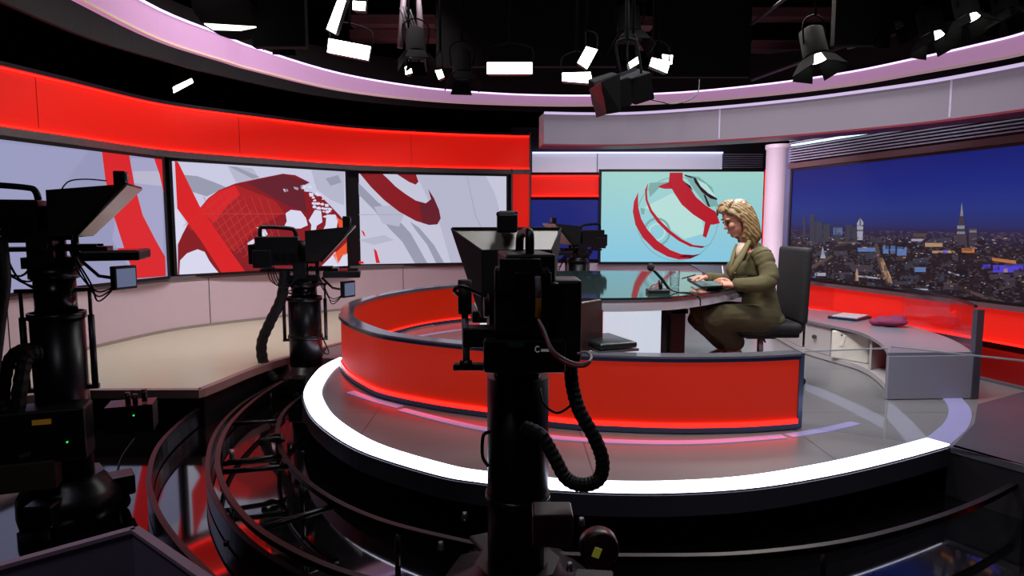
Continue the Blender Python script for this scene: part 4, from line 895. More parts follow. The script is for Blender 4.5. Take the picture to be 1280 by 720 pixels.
# --- B: middle left
XB_, YB_, ZB_ = -1.72, 5.4, 1.19
Bc = studio_camera(XB_, YB_, math.radians(12), ZB_, 'robotic studio camera left of the red barrier, in front of the globe screen', 1.22, 0.26, lower_z=0.80)
pxt('hose', [(356, 338, 5.3), (352, 372, 5.3), (338, 402, 5.3), (327, 430, 5.3), (331, 458, 5.3), (345, 476, 5.3)], 0.042, Bc, corr=0.06, n=10)
pxt('headset', [(397, 390, 5.25), (400, 402, 5.25), (398, 425, 5.25), (404, 440, 5.25), (411, 440, 5.25), (398, 412, 5.25)], 0.006, Bc)
b = B(); box(b, W(398, 402, 5.25), (0.03, 0.03, 0.12)); obj('handset', b, black, Bc, bevel=0.006)
# --- C: centre, seen from behind
XC, YC, ZC_ = 0.02, 2.2, 1.235
Cc = studio_camera(XC, YC, math.radians(97), ZC_, 'robotic studio camera in the centre foreground, seen from behind', 0.98, 0.30, struts=False, lower_z=0.89, hood=1.12)
CL = dict(parent=Cc)
b = B(); box(b, W(634, 279, 2.42), (0.075, 0.07, 0.07)); box(b, W(632, 268, 2.42), (0.068, 0.06, 0.02)); obj('tally_hood', b, black, Cc, bevel=0.008)
b = B(); box(b, W(652, 375, 1.93), (0.16, 0.10, 0.20)); bb1 = obj('rear_module', b, black, Cc, bevel=0.01)
b = B(); box(b, W(650, 345, 1.875), (0.12, 0.012, 0.10)); obj('viewfinder_back', b, mat('vf_dark', (20, 22, 28), 0.3), bb1, bevel=0.004)
b = B(); box(b, W(707, 398, 2.0), (0.085, 0.14, 0.25)); obj('side_unit', b, black, Cc, bevel=0.01)
b = B(); box(b, W(655, 440, 1.95), (0.24, 0.14, 0.10)); obj('control_box', b, blackm, Cc, bevel=0.008)
b = B(); box(b, W(600, 420, 2.0), (0.10, 0.08, 0.06)); box(b, W(595, 458, 2.0), (0.14, 0.04, 0.02)); obj('grip_bracket', b, black, Cc, bevel=0.004)
b = B(); cyl(b, W(581, 350, 1.98), W(581, 392, 1.98), 0.021); g_ = obj('pan_grip', b, mat('grip_rubber', (20, 20, 22), 0.6), Cc)
b = B(); cyl(b, W(581, 392, 1.98), W(583, 452, 1.98), 0.011); obj('grip_rod', b, mat('rod_steel', (150, 150, 160), 0.45, 0.2), Cc)
b = B(); tube(b, [W(572, 368, 1.95), W(568, 363, 1.9), W(576, 358, 1.9), W(592, 364, 1.95), W(600, 368, 2.0)], 0.006); obj('grip_trigger', b, black, g_)
b = B(); cyl(b, W(575, 456, 1.98), W(590, 456, 1.98), 0.014); cyl(b, W(583, 450, 1.98), W(583, 462, 1.98), 0.014); obj('grip_clamp', b, black, Cc)
b = B(); tube(b, [W(672, 346, 1.86), W(673, 360, 1.85), W(673, 372, 1.86)], 0.009, 8, 3); obj('cable_sleeve', b, mat('white_sleeve', (130, 116, 130), 0.6), Cc)
b = B(); tube(b, [W(673, 372, 1.86), W(673, 385, 1.86), W(672, 398, 1.87)], 0.009, 8, 3); obj('cable_sleeve_yellow', b, mat('yellow_sleeve', (176, 116, 20), 0.6), Cc)
pxt('signal_cable', [(672, 398, 1.87), (680, 412, 1.83), (690, 436, 1.8), (706, 449, 1.8), (724, 455, 1.8), (736, 452, 1.8), (739, 446, 1.85), (734, 441, 1.9), (722, 442, 1.92)], 0.0045, Cc, mat('white_pink', (180, 160, 165), 0.4))
pxt('signal_cable', [(673, 402, 1.87), (682, 424, 1.82), (692, 444, 1.79), (712, 456, 1.79), (730, 458, 1.79), (738, 452, 1.8)], 0.004, Cc, mat('red_cable2', (140, 26, 34), 0.4))
pxt('signal_cable', [(675, 486, 2.0), (680, 505, 1.95), (696, 516, 1.95), (712, 508, 1.95), (716, 500, 1.95)], 0.004, Cc)
pxt('hose', [(713, 455, 2.0), (716, 485, 1.98), (725, 515, 1.95), (742, 545, 1.93), (753, 575, 1.92), (749, 598, 1.92), (730, 606, 1.92), (708, 598, 1.94), (692, 570, 1.96), (676, 544, 1.98), (655, 534, 2.02)], 0.0215, Cc, corr=0.05, n=12, sub=8)
b = B()
cpt = W(669, 437, 1.865)
tube(b, [W(674, 434, 1.868), W(671, 433, 1.868), W(669, 436.5, 1.868), W(671, 440, 1.868), W(674.5, 439, 1.868)], 0.0018, 6, 3); obj('logo_letter', b, mat('white_print', (200, 200, 205), 0.5, emit=(150, 150, 155), es=0.2), Cc)
b = B(); box(b, W(681.5, 438, 1.868), (0.024, 0.004, 0.007)); obj('logo_print', b, mat('white_print', (200, 200, 205)), Cc)
b = B(); box(b, W(645, 431, 1.868), (0.05, 0.004, 0.012)); obj('teal_label', b, mat('teal_print', (20, 60, 56), 0.4), Cc)
b = B(); tube(b, [W(612, 540, 2.1), W(604, 545, 2.08), W(603, 570, 2.08), W(610, 582, 2.1)], 0.006); obj('side_handle', b, blackm, Cc)
b = B(); box(b, W(690, 655, 1.9), (0.12, 0.10, 0.10)); obj('drive_box', b, mat('maroon_box', (48, 18, 20), 0.4), Cc, bevel=0.006)
for u, v, d in ((727, 652, 1.9), (712, 708, 1.85), (551, 682, 1.9), (581, 645, 1.95)):
    b = B(); p = W(u, v, d); cyl(b, p - Vector((0, 0, .012)), p + Vector((0, 0, .012)), 0.011, 0.007); obj('connector', b, steel, Cc)
b = B(); p = W(746, 691, 1.84); box(b, p, (0.022, 0.003, 0.030), Matrix.Rotation(0.35, 3, 'Y')); obj('yellow_label', b, mat('yellow_green', (150, 150, 50), 0.5, emit=(150, 150, 50), es=0.2), Cc)
b = B(); p = W(750, 690, 1.9); lathe(b, p - Vector((0, 0.0, 0)), [(0.055, 0), (0.06, 0.01), (0.06, 0.05), (0.05, 0.055)], 20, ax=(0, 1, 0)); obj('cable_drum', b, mat('dark_maroon', (40, 14, 16), 0.4), Cc)
b = B(); box(b, W(698, 642, 1.88), (0.06, 0.03, 0.012)); obj('orange_mark', b, mat('orange_paint', (120, 44, 20), 0.5), Cc)
# --- D: far, behind the desk
Dp = W(722, 300, 7.3)
Dc = studio_camera(Dp.x, Dp.y, math.radians(198), W(722, 297, 7.3).z, 'robotic studio camera far behind the desk, facing left before the blue screen', 1.0, 0.30, lower_z=1.0)

# ================================================================== FLOOR TRACKS
trk = mat('track_dark', (22, 19, 22), 0.2, 0.4, noise=0.1); trk2 = mat('track_edge', (38, 31, 33), 0.35, 0.5)
def track(label, px, zt_, h, wd, grp='curved camera tracks on the floor', trim=True):
    P = catmull([G(u, v, zt_) for u, v in px], 6); P = [Vector((p.x, p.y, 0)) for p in P]
    m = P[len(P) // 2]; t = thing('camera_track', (m.x, m.y, 0), label, 'track', grp)
    bm = B(); band(bm, P, 0, wd, zt_ - h, zt_ - 0.006); obj('rail_web', bm, trk, t)
    bm = B(); band(bm, P, -0.004, wd + 0.004, zt_ - 0.006, zt_); obj('rail_top', bm, trk2, t)
    for i in range(3, len(P), 12):
        bm = B(); cyl(bm, (P[i].x, P[i].y, 0), (P[i].x, P[i].y, max(zt_ - h, 0.01)), 0.012, n=8); obj('foot', bm, blackm, t)
    return t, P
T1, P1 = track('outermost curved camera track, a dark band sweeping past the left camera', [(330, 470), (262, 500), (205, 545), (184, 590), (190, 630), (215, 672), (262, 722), (330, 790)], 0.13, 0.12, 0.018)
T2, P2 = track('second curved camera track, dark band between the outermost and the brown-edged rail', [(345, 478), (300, 505), (268, 540), (257, 585), (268, 625), (300, 668), (350, 705), (430, 745)], 0.12, 0.11, 0.016)
T3, P3 = track('brown-edged curved camera rail next to the light ring side', [(352, 476), (318, 498), (285, 530), (270, 568), (277, 607), (305, 647), (350, 680), (420, 712), (520, 740)], 0.17, 0.03, 0.018)
T4, P4 = track('innermost curved camera rail nearest the platform', [(420, 470), (380, 492), (352, 516), (345, 545), (360, 580), (400, 615), (460, 645), (540, 668), (660, 690), (820, 695), (960, 690), (1100, 668), (1230, 625), (1330, 570)], 0.17, 0.03, 0.018)
tie_m = blackm
for (a, c, lb) in (((293, 530), (350, 526), 'upper cross tie between the two inner rails'), ((278, 580), (352, 570), 'middle cross tie with a clamp between the two inner rails'), ((277, 590), (360, 583), 'lower cross tie just below the clamp between the inner rails'), ((330, 660), (420, 632), 'lowest cross tie between the inner rails, in shadow')):
    p, q = G(*a, 0.13), G(*c, 0.13)
    b = B(); cyl(b, p, q, 0.014, n=10); tag(obj('track_tie', b, tie_m), lb, 'track tie', 'ties between the camera rails')
p = G(290, 574, 0.15); t = thing('track_clamp', (p.x, p.y, 0.143), 'small steel clamp standing on the middle track tie', 'clamp')
b = B(); cyl(b, (0, 0, 0.0), (0, 0, 0.06), 0.012, n=10); obj('pin', b, steel, t, local=True)
b = B(); cyl(b, (0, 0, 0.0), (0, 0, 0.012), 0.022, n=12); obj('collar', b, blackm, t, local=True)
p = G(340, 548, 0.2); t = thing('cable_knot', (p.x, p.y, 0.17), 'tangle of black cable on the innermost rail', 'cable')
b = B()
for k in range(3): tube(b, [(0.05 * math.cos(a + k) , 0.05 * math.sin(a * 1.3 + k), 0.02 + 0.02 * math.sin(a * 2 + k)) for a in [i * 0.7 for i in range(9)]], 0.009, 6, 4)
obj('loops', b, rubber, t, local=True)
b = B(); tube(b, [G(168, 548, 0.01), G(150, 575, 0.01), G(146, 610, 0.01), G(152, 655, 0.01)], 0.004, 6, 6); tag(obj('floor_cable', b, rubber), 'thin black cable curving over the glossy floor', 'cable')
pb = [G(1040, 690, 0.05), G(1130, 668, 0.05), G(1220, 630, 0.05)]
# open crate bottom left
cr_ = thing('open_crate', tuple(G(60, 760, 0.6).xy) + (0,), 'open dark grey crate in the bottom left corner', 'crate')
zr = 0.78
c_a, c_b, c_d = G(168, 659, zr), G(-40, 716, zr), G(262, 724, zr)
c_c = c_b + (c_d - c_a) * 1.6; c_d = c_a + (c_d - c_a) * 1.6
cm = mat('crate_grey', (120, 110, 132), 0.55, noise=0.15); ce = mat('crate_edge', (170, 150, 168), 0.4)
C4 = [c_a, c_b, c_c, c_d]
for i in range(4):
    p, q = C4[i], C4[(i + 1) % 4]
    b = B(); band(b, [Vector((p.x, p.y, 0)), Vector((q.x, q.y, 0))], -0.006, 0.006, 0.0, zr - 0.008); obj('side', b, cm, cr_)
    b = B(); band(b, [Vector((p.x, p.y, 0)), Vector((q.x, q.y, 0))], -0.009, 0.009, zr - 0.008, zr); obj('rim', b, ce, cr_)
b = B(); prism(b, [(p.x, p.y) for p in C4], 0.3, 0.31); obj('floor_board', b, black, cr_)
b = B(); box(b, W(24, 655, 2.0), (0.01, 0.01, 0.01)); b.free()

# ================================================================== OVERHEAD: LIGHTS AND RIGGING
fixb = mat('fixture_black', (3, 3, 4), 0.9, noise=0.2)
fixb.node_tree.nodes['Principled BSDF'].inputs['Specular IOR Level'].default_value = 0.15
lampw = emi('lamp_white', (245, 250, 232), 9.0)
lampd = emi('lamp_dim', (220, 225, 210), 2.5)
def panel_light(label, pts, d, parts=True, dd=None):
    """soft light: pts = the four corners of its glowing face in the photograph, all at the depth d"""
    ds = dd or [d] * 4
    P = [W(u, v, q) for (u, v), q in zip(pts, ds)]; c = sum(P, Vector()) / 4
    n = (P[1] - P[0]).cross(P[3] - P[0]).normalized()
    if n.dot(EYE - c) < 0: n = -n
    t = thing('studio_light', tuple(c), label, 'light', 'softlights of the lighting grid')
    def frust(k0, k1, a, e, m, nm):
        bm = B(); A_ = [bm.verts.new(c + (p - c) * k0 + n * a) for p in P]; C_ = [bm.verts.new(c + (p - c) * k1 + n * e) for p in P]
        bm.faces.new(A_); bm.faces.new(C_[::-1])
        for i in range(4): bm.faces.new((A_[i], A_[(i + 1) % 4], C_[(i + 1) % 4], C_[i]))
        return obj(nm, bm, m, t)
    frust(1.0, 1.0, 0.0, -0.01, lampw, 'diffuser'); frust(1.07, 0.9, -0.011, -0.12, black, 'housing')
    up = max(P, key=lambda p: p.z)
    bm = B(); tube(bm, [P[0] - n * 0.06, P[0] - n * 0.07 + Vector((0, 0, 0.15)), c - n * 0.07 + Vector((0, 0, 0.25))], 0.008, 6, 3); tube(bm, [P[1] - n * 0.06, P[1] - n * 0.07 + Vector((0, 0, 0.15)), c - n * 0.07 + Vector((0, 0, 0.25))], 0.008, 6, 3)
    q = c - n * 0.07 + Vector((0, 0, 0.25)); cyl(bm, q, (q.x, q.y, 4.6), 0.012, n=8); obj('yoke', bm, fixb, t)
    return t
panel_light('bright rectangular softlight, tilted, above the globe screen', [(411, 48), (463, 58), (460, 75), (409, 65)], 6.2)
panel_light('tall leaning softlight directly above the tilted rectangular one', [(424, -6), (434, -6), (419, 42), (408, 36)], 6.0)
panel_light('small square softlight at the top edge, right of the tall leaning one', [(441, 1), (457, 2), (456, 13), (441, 12)], 6.6)
panel_light('long level softlight above the centre camera', [(609, 78), (665, 78), (665, 92), (609, 92)], 6.4)
panel_light('diamond tilted bright softlight right of the centre, above two thin bars', [(733, 58), (747, 62), (734, 86), (722, 78)], 6.2)
panel_light('thin level softlight bar beside the big black spotlight', [(703, 91), (738, 90), (741, 104), (703, 101)], 6.2)
panel_light('small tilted softlight just above the big black spotlight', [(786, 78), (797, 71), (800, 78), (788, 85)], 5.6)
panel_light('larger bright softlight right of the big black spotlight', [(815, 72), (838, 77), (834, 91), (812, 82)], 6.6)
panel_light('small upright softlight adjoining the larger one right of the spotlight', [(828, 68), (841, 69), (840, 80), (829, 78)], 6.8)
panel_light('small square softlight near the centre of the halo', [(544, 88), (552, 87), (555, 96), (548, 99)], 6.8)
panel_light('small bright softlight below the cable bundle, left of the square one', [(506, 84), (513, 80), (515, 91), (507, 93)], 6.6)
panel_light('slanted softlight behind the halo on the left, above the red band', [(216, 109), (239, 98), (241, 103), (217, 116)], 7.2)
def spot(label, u, v, d, aim, s=1.0, lit=True, glow=(0.6, 1.0)):
    c = W(u, v, d); t = thing('spotlight', tuple(c), label, 'light', 'spotlights of the lighting grid')
    a = (Vector((c.x + aim[0] * 0.1, c.y - 0.28, c.z - 1.0)) - c).normalized()
    bm = B(); rings(bm, [circ(c - a * 0.22 * s, a, 0.05 * s, 16), circ(c - a * 0.2 * s, a, 0.085 * s, 16), circ(c, a, 0.09 * s, 16), circ(c + a * 0.02 * s, a, 0.10 * s, 16)]); obj('lamp_body', bm, fixb, t)
    bm = B(); rings(bm, [circ(c + a * 0.021 * s, a, 0.085 * s, 16), circ(c + a * 0.026 * s, a, 0.08 * s, 16)]); obj('lens', bm, lampw if lit else mat('lens_dark', (60, 66, 62), 0.1), t)
    sd = a.cross(Vector((0, 0, 1))).normalized(); u2 = sd.cross(a)
    for k, q in enumerate((sd, -sd, u2, -u2)):
        o_ = sd if k > 1 else u2; p0 = c + a * 0.03 * s + q * 0.10 * s; e = p0 + a * 0.10 * s + q * 0.06 * s
        bm = B(); vv = [p0 - o_ * 0.07 * s, p0 + o_ * 0.07 * s, e + o_ * 0.10 * s, e - o_ * 0.10 * s]; nn = (vv[1] - vv[0]).cross(vv[2] - vv[0]).normalized() * 0.003
        A_ = [bm.verts.new(p - nn) for p in vv]; C_ = [bm.verts.new(p + nn) for p in vv]; bm.faces.new(A_); bm.faces.new(C_)
        for i in range(4): bm.faces.new((A_[i], A_[(i + 1) % 4], C_[(i + 1) % 4], C_[i]))
        obj('barn_door', bm, fixb, t)
    bm = B(); top = c + Vector((0, 0, 0.22 * s)) - a * 0.08 * s
    tube(bm, [c + sd * 0.10 * s - a * 0.08 * s, c + sd * 0.11 * s - a * 0.08 * s + Vector((0, 0, 0.16 * s)), top, c - sd * 0.11 * s - a * 0.08 * s + Vector((0, 0, 0.16 * s)), c - sd * 0.10 * s - a * 0.08 * s], 0.008, 6, 4)
    cyl(bm, top, (top.x, top.y, 4.6), 0.012, n=8); obj('yoke', bm, fixb, t)
    return t
spot('lit spotlight hanging right of the tall black monitor back', 1020, 70, 6.2, (1.2, 4.8, 0.8), 1.25)
spot('lit spotlight above the right stretch of the halo', 1166, 42, 5.4, (1.2, 4.8, 0.8), 1.0)
spot('lit spotlight nearest the upper right corner', 1210, 20, 5.0, (1.2, 4.8, 0.8), 0.9)
spot('unlit spotlight near the top centre right, over the gap between the black flags', 787, 42, 6.6, (0.3, 2.0, 0.8), 1.3, False)
spot('unlit spotlight hanging left of the long level softlight', 578, 92, 6.8, (0.5, 2.5, 0.5), 1.1, False)
spot('unlit spotlight low in the grid by the cable bundle', 520, 66, 6.5, (0.5, 2.5, 0.5), 1.1, False)
spot('unlit spotlight at the top left, beside the broad black flood', 352, 38, 5.6, (0.5, 2.5, 0.5), 1.0, False)
spot('unlit spotlight between the two lit ones at the upper right', 1118, 30, 5.9, (1.2, 4.8, 0.8), 1.0, False)
spot('unlit spotlight in the far upper right corner', 1258, 14, 5.0, (1.2, 4.8, 0.8), 0.9, False)
# the big black spotlight with one door coloured as if lit red
t = thing('large_spotlight', tuple(W(770, 112, 4.9)), 'large black box spotlight with open barn doors hanging in front of the halo', 'light')
R = Euler((0.35, -0.32, 0.15)).to_matrix()
c = W(762, 115, 4.9)
b = B(); box(b, c, (0.20, 0.30, 0.20), R); hb = obj('housing', b, fixb, t, bevel=0.01)
b = B(); box(b, W(795, 108, 5.1), (0.16, 0.26, 0.20), R); obj('rear_housing', b, fixb, t, bevel=0.01)
for k, (p4) in enumerate(([(737, 112), (752, 102), (758, 143), (746, 147)], [(752, 102), (775, 92), (776, 140), (758, 143)])):
    P_ = [W(u, v, 4.62 + 0.03 * i) for i, (u, v) in enumerate(p4)]
    sheet(P_, 0.006, fixb if k else mat('door_red_lit', (74, 22, 26), 0.35), t, 'barn_door')
sheet([W(742, 103, 4.7), W(795, 84, 4.9), W(797, 87, 4.9), W(744, 107, 4.7)], 0.01, darksteel, t, 'top_flap')
b = B(); tube(b, [W(775, 90, 5.0), W(770, 60, 5.0), W(775, 50, 5.0), W(793, 50, 5.0), W(797, 60, 5.0), W(803, 100, 5.0)], 0.010, 8, 3); tube(b, [W(784, 50, 5.0), W(784, 5, 5.0), W(784, -40, 5.0)], 0.014, 8, 2); obj('yoke', b, fixb, t)
b = B(); tube(b, [W(812, 124, 5.1), W(826, 127, 5.3), (W(840, 130, 5.6)), W(858, 126, 5.9), W(872, 116, 6.2), W(874, 100, 6.3)], 0.006, 6, 6); obj('power_cable', b, rubber, t)
# broad flood top left
t = thing('flood_light', tuple(W(290, 12, 5.0)), 'broad black flood light with a white lit lip in the upper left', 'light')
b = B(); rings(b, [circ(W(282, -4, 5.0), (0.3, -0.2, -1), 0.10, 20, 0.06), circ(W(284, 8, 4.95), (0.3, -0.2, -1), 0.36, 20, 0.2), circ(W(285, 18, 4.9), (0.3, -0.2, -1), 0.38, 20, 0.2)]); obj('reflector', b, fixb, t)
sheet([W(255, 29, 4.75), W(320, 33, 4.75), W(300, 37, 4.72), W(266, 36, 4.72)], 0.01, emi('lip_white', (240, 245, 235), 3.0), t, 'lit_lip')
sheet([W(264, 3, 4.9), W(279, -2, 4.9), W(284, 10, 4.9)], 0.01, emi('lip_white', (240, 245, 235), 3.0), t, 'lamp_tube')
b = B(); cyl(b, W(284, -6, 5.0), tuple(W(284, -6, 5.0).xy) + (4.7,), 0.015); obj('hanger', b, fixb, t)
# hanging flags / monitor backs
for (u0, u1, v1, d, lb) in ((546, 770, 84, 7.3, 'wide black hanging flag at the top centre'), (815, 936, 97, 7.5, 'upright black hanging flag right of centre'), (318, 384, 60, 5.0, 'narrow black hanging flag at the upper left'), (1040, 1098, 58, 6.0, 'black hanging flag between the spotlights on the right')):
    p0, p1 = W(u0, v1, d), W(u1, v1, d); ttop = W(u0, -50, d).z
    t = thing('hanging_flag', ((p0.x + p1.x) / 2, d, p0.z), lb, 'flag', 'black flags hanging in the lighting grid')
    b = B(); box(b, ((p0.x + p1.x) / 2, d, (p0.z + ttop) / 2), (p1.x - p0.x, 0.08, ttop - p0.z)); obj('flag', b, mat('flag_black', (3, 3, 5), 0.95), t, bevel=0.005)
    b = B()
    for x in (p0.x + 0.08, p1.x - 0.08): cyl(b, (x, d, ttop - 0.02), (x, d, 4.62), 0.012, n=8)
    obj('hanger', b, fixb, t)
# ceiling grid: pipes and a wood brown duct
pipe_m = mat('grid_pipe', (84, 74, 80), 0.6, 0.1)
for k, (y, z) in enumerate(((5.0, 4.62), (6.2, 4.62), (7.4, 4.62), (8.6, 4.62), (9.8, 4.62))):
    b = B(); cyl(b, (-5, y, z), (5.6, y, z), 0.028, n=10); gp_ = obj('grid_pipe', b, pipe_m)
    for x in (-4.5, -1.5, 1.5, 4.5):
        b = B(); cyl(b, (x, y, z), (x, y, 5.0), 0.012, n=8); obj('hanger', b, fixb, gp_)
    tag(gp_, ['nearest', 'second nearest', 'middle', 'second farthest', 'farthest'][k] + ' crosswise pipe of the ceiling lighting grid', 'pipe', 'pipes of the lighting grid')
dm = mat('duct_brown', (120, 84, 84), 0.6, noise=0.25, scale=5)
for k, (u0, u1, v, d) in enumerate(((440, 545, 28, 8.6), (440, 545, 46, 8.8), (770, 815, 30, 8.4), (772, 815, 55, 8.8), (936, 1060, 18, 8.6), (936, 1040, 58, 8.8))):
    p0, p1 = W(u0, v, d), W(u1, v + (3 if k > 3 else 1), d)
    b = B(); m = (p0 + p1) / 2; box(b, m, ((p1 - p0).length, 0.25, 0.10)); box(b, m + Vector((0, -0.13, 0.05)), ((p1 - p0).length, 0.02, 0.02))
    t = tag(obj('ceiling_duct', b, dm), ['upper brown duct behind the small square softlight', 'lower brown duct above the unlit spotlight', 'upper brown duct between the two large flags', 'lower brown duct between the two large flags', 'upper brown duct right of the upright flag', 'lower brown duct right of the upright flag'][k], 'duct', 'brown ducts above the grid')
for k, (a, c) in enumerate((((505, -10, 6.9), (500, 60, 6.9)), ((522, -10, 6.7), (530, 90, 6.9)), ((940, 30, 7.4), (990, -8, 6.4)), ((940, 100, 8.2), (1090, 45, 6.6)), ((1060, 60, 7.0), (1130, 40, 6.4)))):
    b = B(); cyl(b, W(*a), W(*c), 0.03 if k < 2 else 0.018, n=8); tag(obj('rigging_bar', b, pipe_m), ['left upright bar of the cable bundle', 'right upright bar of the cable bundle', 'diagonal bar beside the upright flag, top', 'long diagonal bar above the halo on the right', 'short diagonal bar left of the right spotlights'][k], 'bar', 'rigging bars')
p_ = [W(500, 10, 6.8), W(512, 50, 6.8), W(506, 80, 6.8)]
b = B()
for k in range(4): tube(b, [p + Vector((0.03 * k, 0.02 * k, 0.02 * math.sin(k + i))) for i, p in enumerate(p_)], 0.012, 6, 4)
tag(obj('cable_bundle', b, rubber), 'bundle of thick black cables between the two upright bars', 'cable')

# ================================================================== THE PRESENTER
skin = mat('skin', (196, 134, 112), 0.5, noise=0.06, scale=30)
jacket = mat('olive_wool', (82, 76, 48), 0.9, noise=0.16, scale=11, bump=0.9)
trous = mat('olive_trousers', (68, 62, 38), 0.9, noise=0.16, scale=9, bump=0.9)
hairm = mat('blond_hair', (158, 126, 82), 0.42, noise=0.35, scale=14)
nt = hairm.node_tree; bs = nt.nodes['Principled BSDF']
tc = nt.nodes.new('ShaderNodeTexCoord'); wv = nt.nodes.new('ShaderNodeTexWave'); wv.inputs['Scale'].default_value = 22; wv.inputs['Distortion'].default_value = 5; wv.inputs['Detail'].default_value = 3
wv.bands_direction = 'DIAGONAL'; cr = nt.nodes.new('ShaderNodeValToRGB'); cr.color_ramp.elements[0].color = lin((92, 70, 44)) + (1,); cr.color_ramp.elements[1].color = lin((160, 132, 90)) + (1,)
nt.links.new(tc.outputs['Object'], wv.inputs['Vector']); nt.links.new(wv.outputs['Fac'], cr.inputs[0]); nt.links.new(cr.outputs[0], bs.inputs['Base Color'])
bp = nt.nodes.new('ShaderNodeBump'); bp.inputs['Strength'].default_value = 0.4; bp.inputs['Distance'].default_value = 0.004; nt.links.new(wv.outputs['Fac'], bp.inputs['Height']); nt.links.new(bp.outputs[0], bs.inputs['Normal'])
J = {k: W(*v) for k, v in dict(
    pelvis=(949, 397, 4.58), waist=(946, 370, 4.58), chest=(938, 336, 4.58), ntop=(938, 308, 4.58), neck=(934, 303, 4.58), head=(921.5, 273.5, 4.56),
    shL=(953, 318, 4.40), shR=(928, 316, 4.76), elL=(960, 352, 4.30), elR=(926, 350, 4.90), wrL=(917, 356, 4.33), wrR=(882, 347, 4.78),
    hipL=(950, 400, 4.47), hipR=(950, 398, 4.70), knL=(893, 398, 4.36), knR=(872, 392, 4.62), anL=(918, 436, 4.64), anR=(903, 434, 4.84)).items()}
from mathutils import noise as mn
def wrinkle(bm, amp, sc_n, ax=None):
    bm.normal_update()
    D_ = []
    for v in bm.verts:
        q = v.co * sc_n
        q = Vector((q.x * 0.7, q.y, q.z * 1.6))
        d = 1 - abs(mn.noise(q)) * 2.4 + 0.35 * mn.noise(q * 2.7)
        D_.append(v.co + v.normal * d * amp)
    for v, p in zip(bm.verts, D_): v.co = p
    return bm
# head frame: faces -x, nodded down, turned a little to the camera
HR = (Matrix.Rotation(0.12, 3, 'Z') @ Matrix.Rotation(-0.42, 3, 'Y'))
Hc = J['head']
def Hp(x, y, z): return Hc + HR @ Vector((x, y, z))
def he(c, r): return ell(Hp(*c), r, HR)
def finger(base, dirs, r=0.0078):
    P = [Vector(base)]
    for d in dirs: P.append(P[-1] + Vector(d))
    return limb(P, [r * 1.12, r * 1.05, r, r * 0.82][:len(P)] if len(P) <= 4 else [r] * len(P), n=10, sub=3)
def hand(wr, fw, dn, sd, curl=0.5):
    """fw: towards the fingertips, dn: towards the palm side, sd: towards the thumb"""
    fw, dn, sd = Vector(fw).normalized(), Vector(dn).normalized(), Vector(sd).normalized(); it = []
    it.append(limb([wr - fw * 0.03, wr + fw * 0.02, wr + fw * 0.055, wr + fw * 0.085], [(0.024, 0.020), (0.031, 0.017), (0.037, 0.015), (0.036, 0.012)], up=dn))
    for k, ln in enumerate((0.068, 0.078, 0.072, 0.056)):
        b0 = wr + fw * (0.082 - 0.004 * abs(k - 1)) + sd * (0.028 - 0.019 * k)
        f1 = (fw + dn * curl * 0.5).normalized() * ln * 0.45; f2 = (fw + dn * curl * 1.6).normalized() * ln * 0.32; f3 = (fw + dn * curl * 2.6).normalized() * ln * 0.26
        it.append(finger(b0, (f1, f2, f3)))
    t0 = wr + fw * 0.025 + sd * 0.026
    it.append(finger(t0, (sd * 0.018 + fw * 0.026 + dn * 0.008, fw * 0.026 + sd * 0.006 + dn * 0.008, fw * 0.02 + dn * 0.006), 0.0095))
    return it
fL = (W(896, 353, 4.42) - J['wrL']); fR = (W(864, 346, 4.70) - J['wrR'])
handL = hand(J['wrL'], fL, (0, 0.5, -1), (-0.1, 0.55, 0.8), 0.35)
handR = hand(J['wrR'], fR, (0, 0.0, -1), (0.1, -1, 0.1), 0.45)
body_items = [he((0.0, 0, 0.035), (0.092, 0.074, 0.088)), he((-0.028, 0, -0.035), (0.062, 0.058, 0.080)), he((-0.058, 0, -0.092), (0.028, 0.032, 0.022)),
              he((-0.098, 0, -0.022), (0.016, 0.013, 0.014)), he((-0.090, 0, 0.002), (0.010, 0.010, 0.03)), he((-0.085, 0, -0.060), (0.012, 0.022, 0.007)), he((-0.082, 0, -0.070), (0.012, 0.020, 0.007)),
              he((-0.078, 0.030, 0.030), (0.016, 0.024, 0.008)), he((-0.078, -0.030, 0.030), (0.016, 0.024, 0.008)), he((-0.066, 0.034, -0.02), (0.024, 0.024, 0.024)), he((-0.066, -0.034, -0.02), (0.024, 0.024, 0.024)),
              he((0.012, 0.074, -0.01), (0.018, 0.008, 0.030)), he((0.012, -0.074, -0.01), (0.018, 0.008, 0.030)),
              limb([Hp(0.02, 0, -0.05), J['neck'] + Vector((0.005, 0, 0.01)), J['ntop'] + Vector((0.01, 0, -0.02)), J['chest']], [0.052, 0.050, 0.058, 0.075]),
              limb([J['ntop'] + Vector((0, 0, -0.03)), J['chest'], J['waist'], J['pelvis']], [(0.10, 0.07), (0.13, 0.09), (0.12, 0.09), (0.14, 0.10)], up=(1, 0, 0)),
              limb([J['chest'] + Vector((0, 0, 0.06)), J['shL'], J['elL'], J['wrL']], [0.05, 0.045, 0.036, 0.023]), limb([J['chest'] + Vector((0, 0, 0.06)), J['shR'], J['elR'], J['wrR']], [0.05, 0.045, 0.036, 0.023]),
              limb([J['pelvis'], J['hipL'], J['knL'], J['anL']], [0.09, 0.075, 0.048, 0.032]), limb([J['pelvis'], J['hipR'], J['knR'], J['anR']], [0.09, 0.075, 0.048, 0.032])]
def foot(an, dr):
    dr = Vector(dr).normalized()
    return [limb([an + Vector((0, 0, 0.02)) - dr * 0.02, an - Vector((0, 0, 0.03)), an - Vector((0, 0, 0.055)) + dr * 0.07, an - Vector((0, 0, 0.085)) + dr * 0.15, an - Vector((0, 0, 0.09)) + dr * 0.19], [0.032, 0.034, 0.028, 0.024, 0.014])]
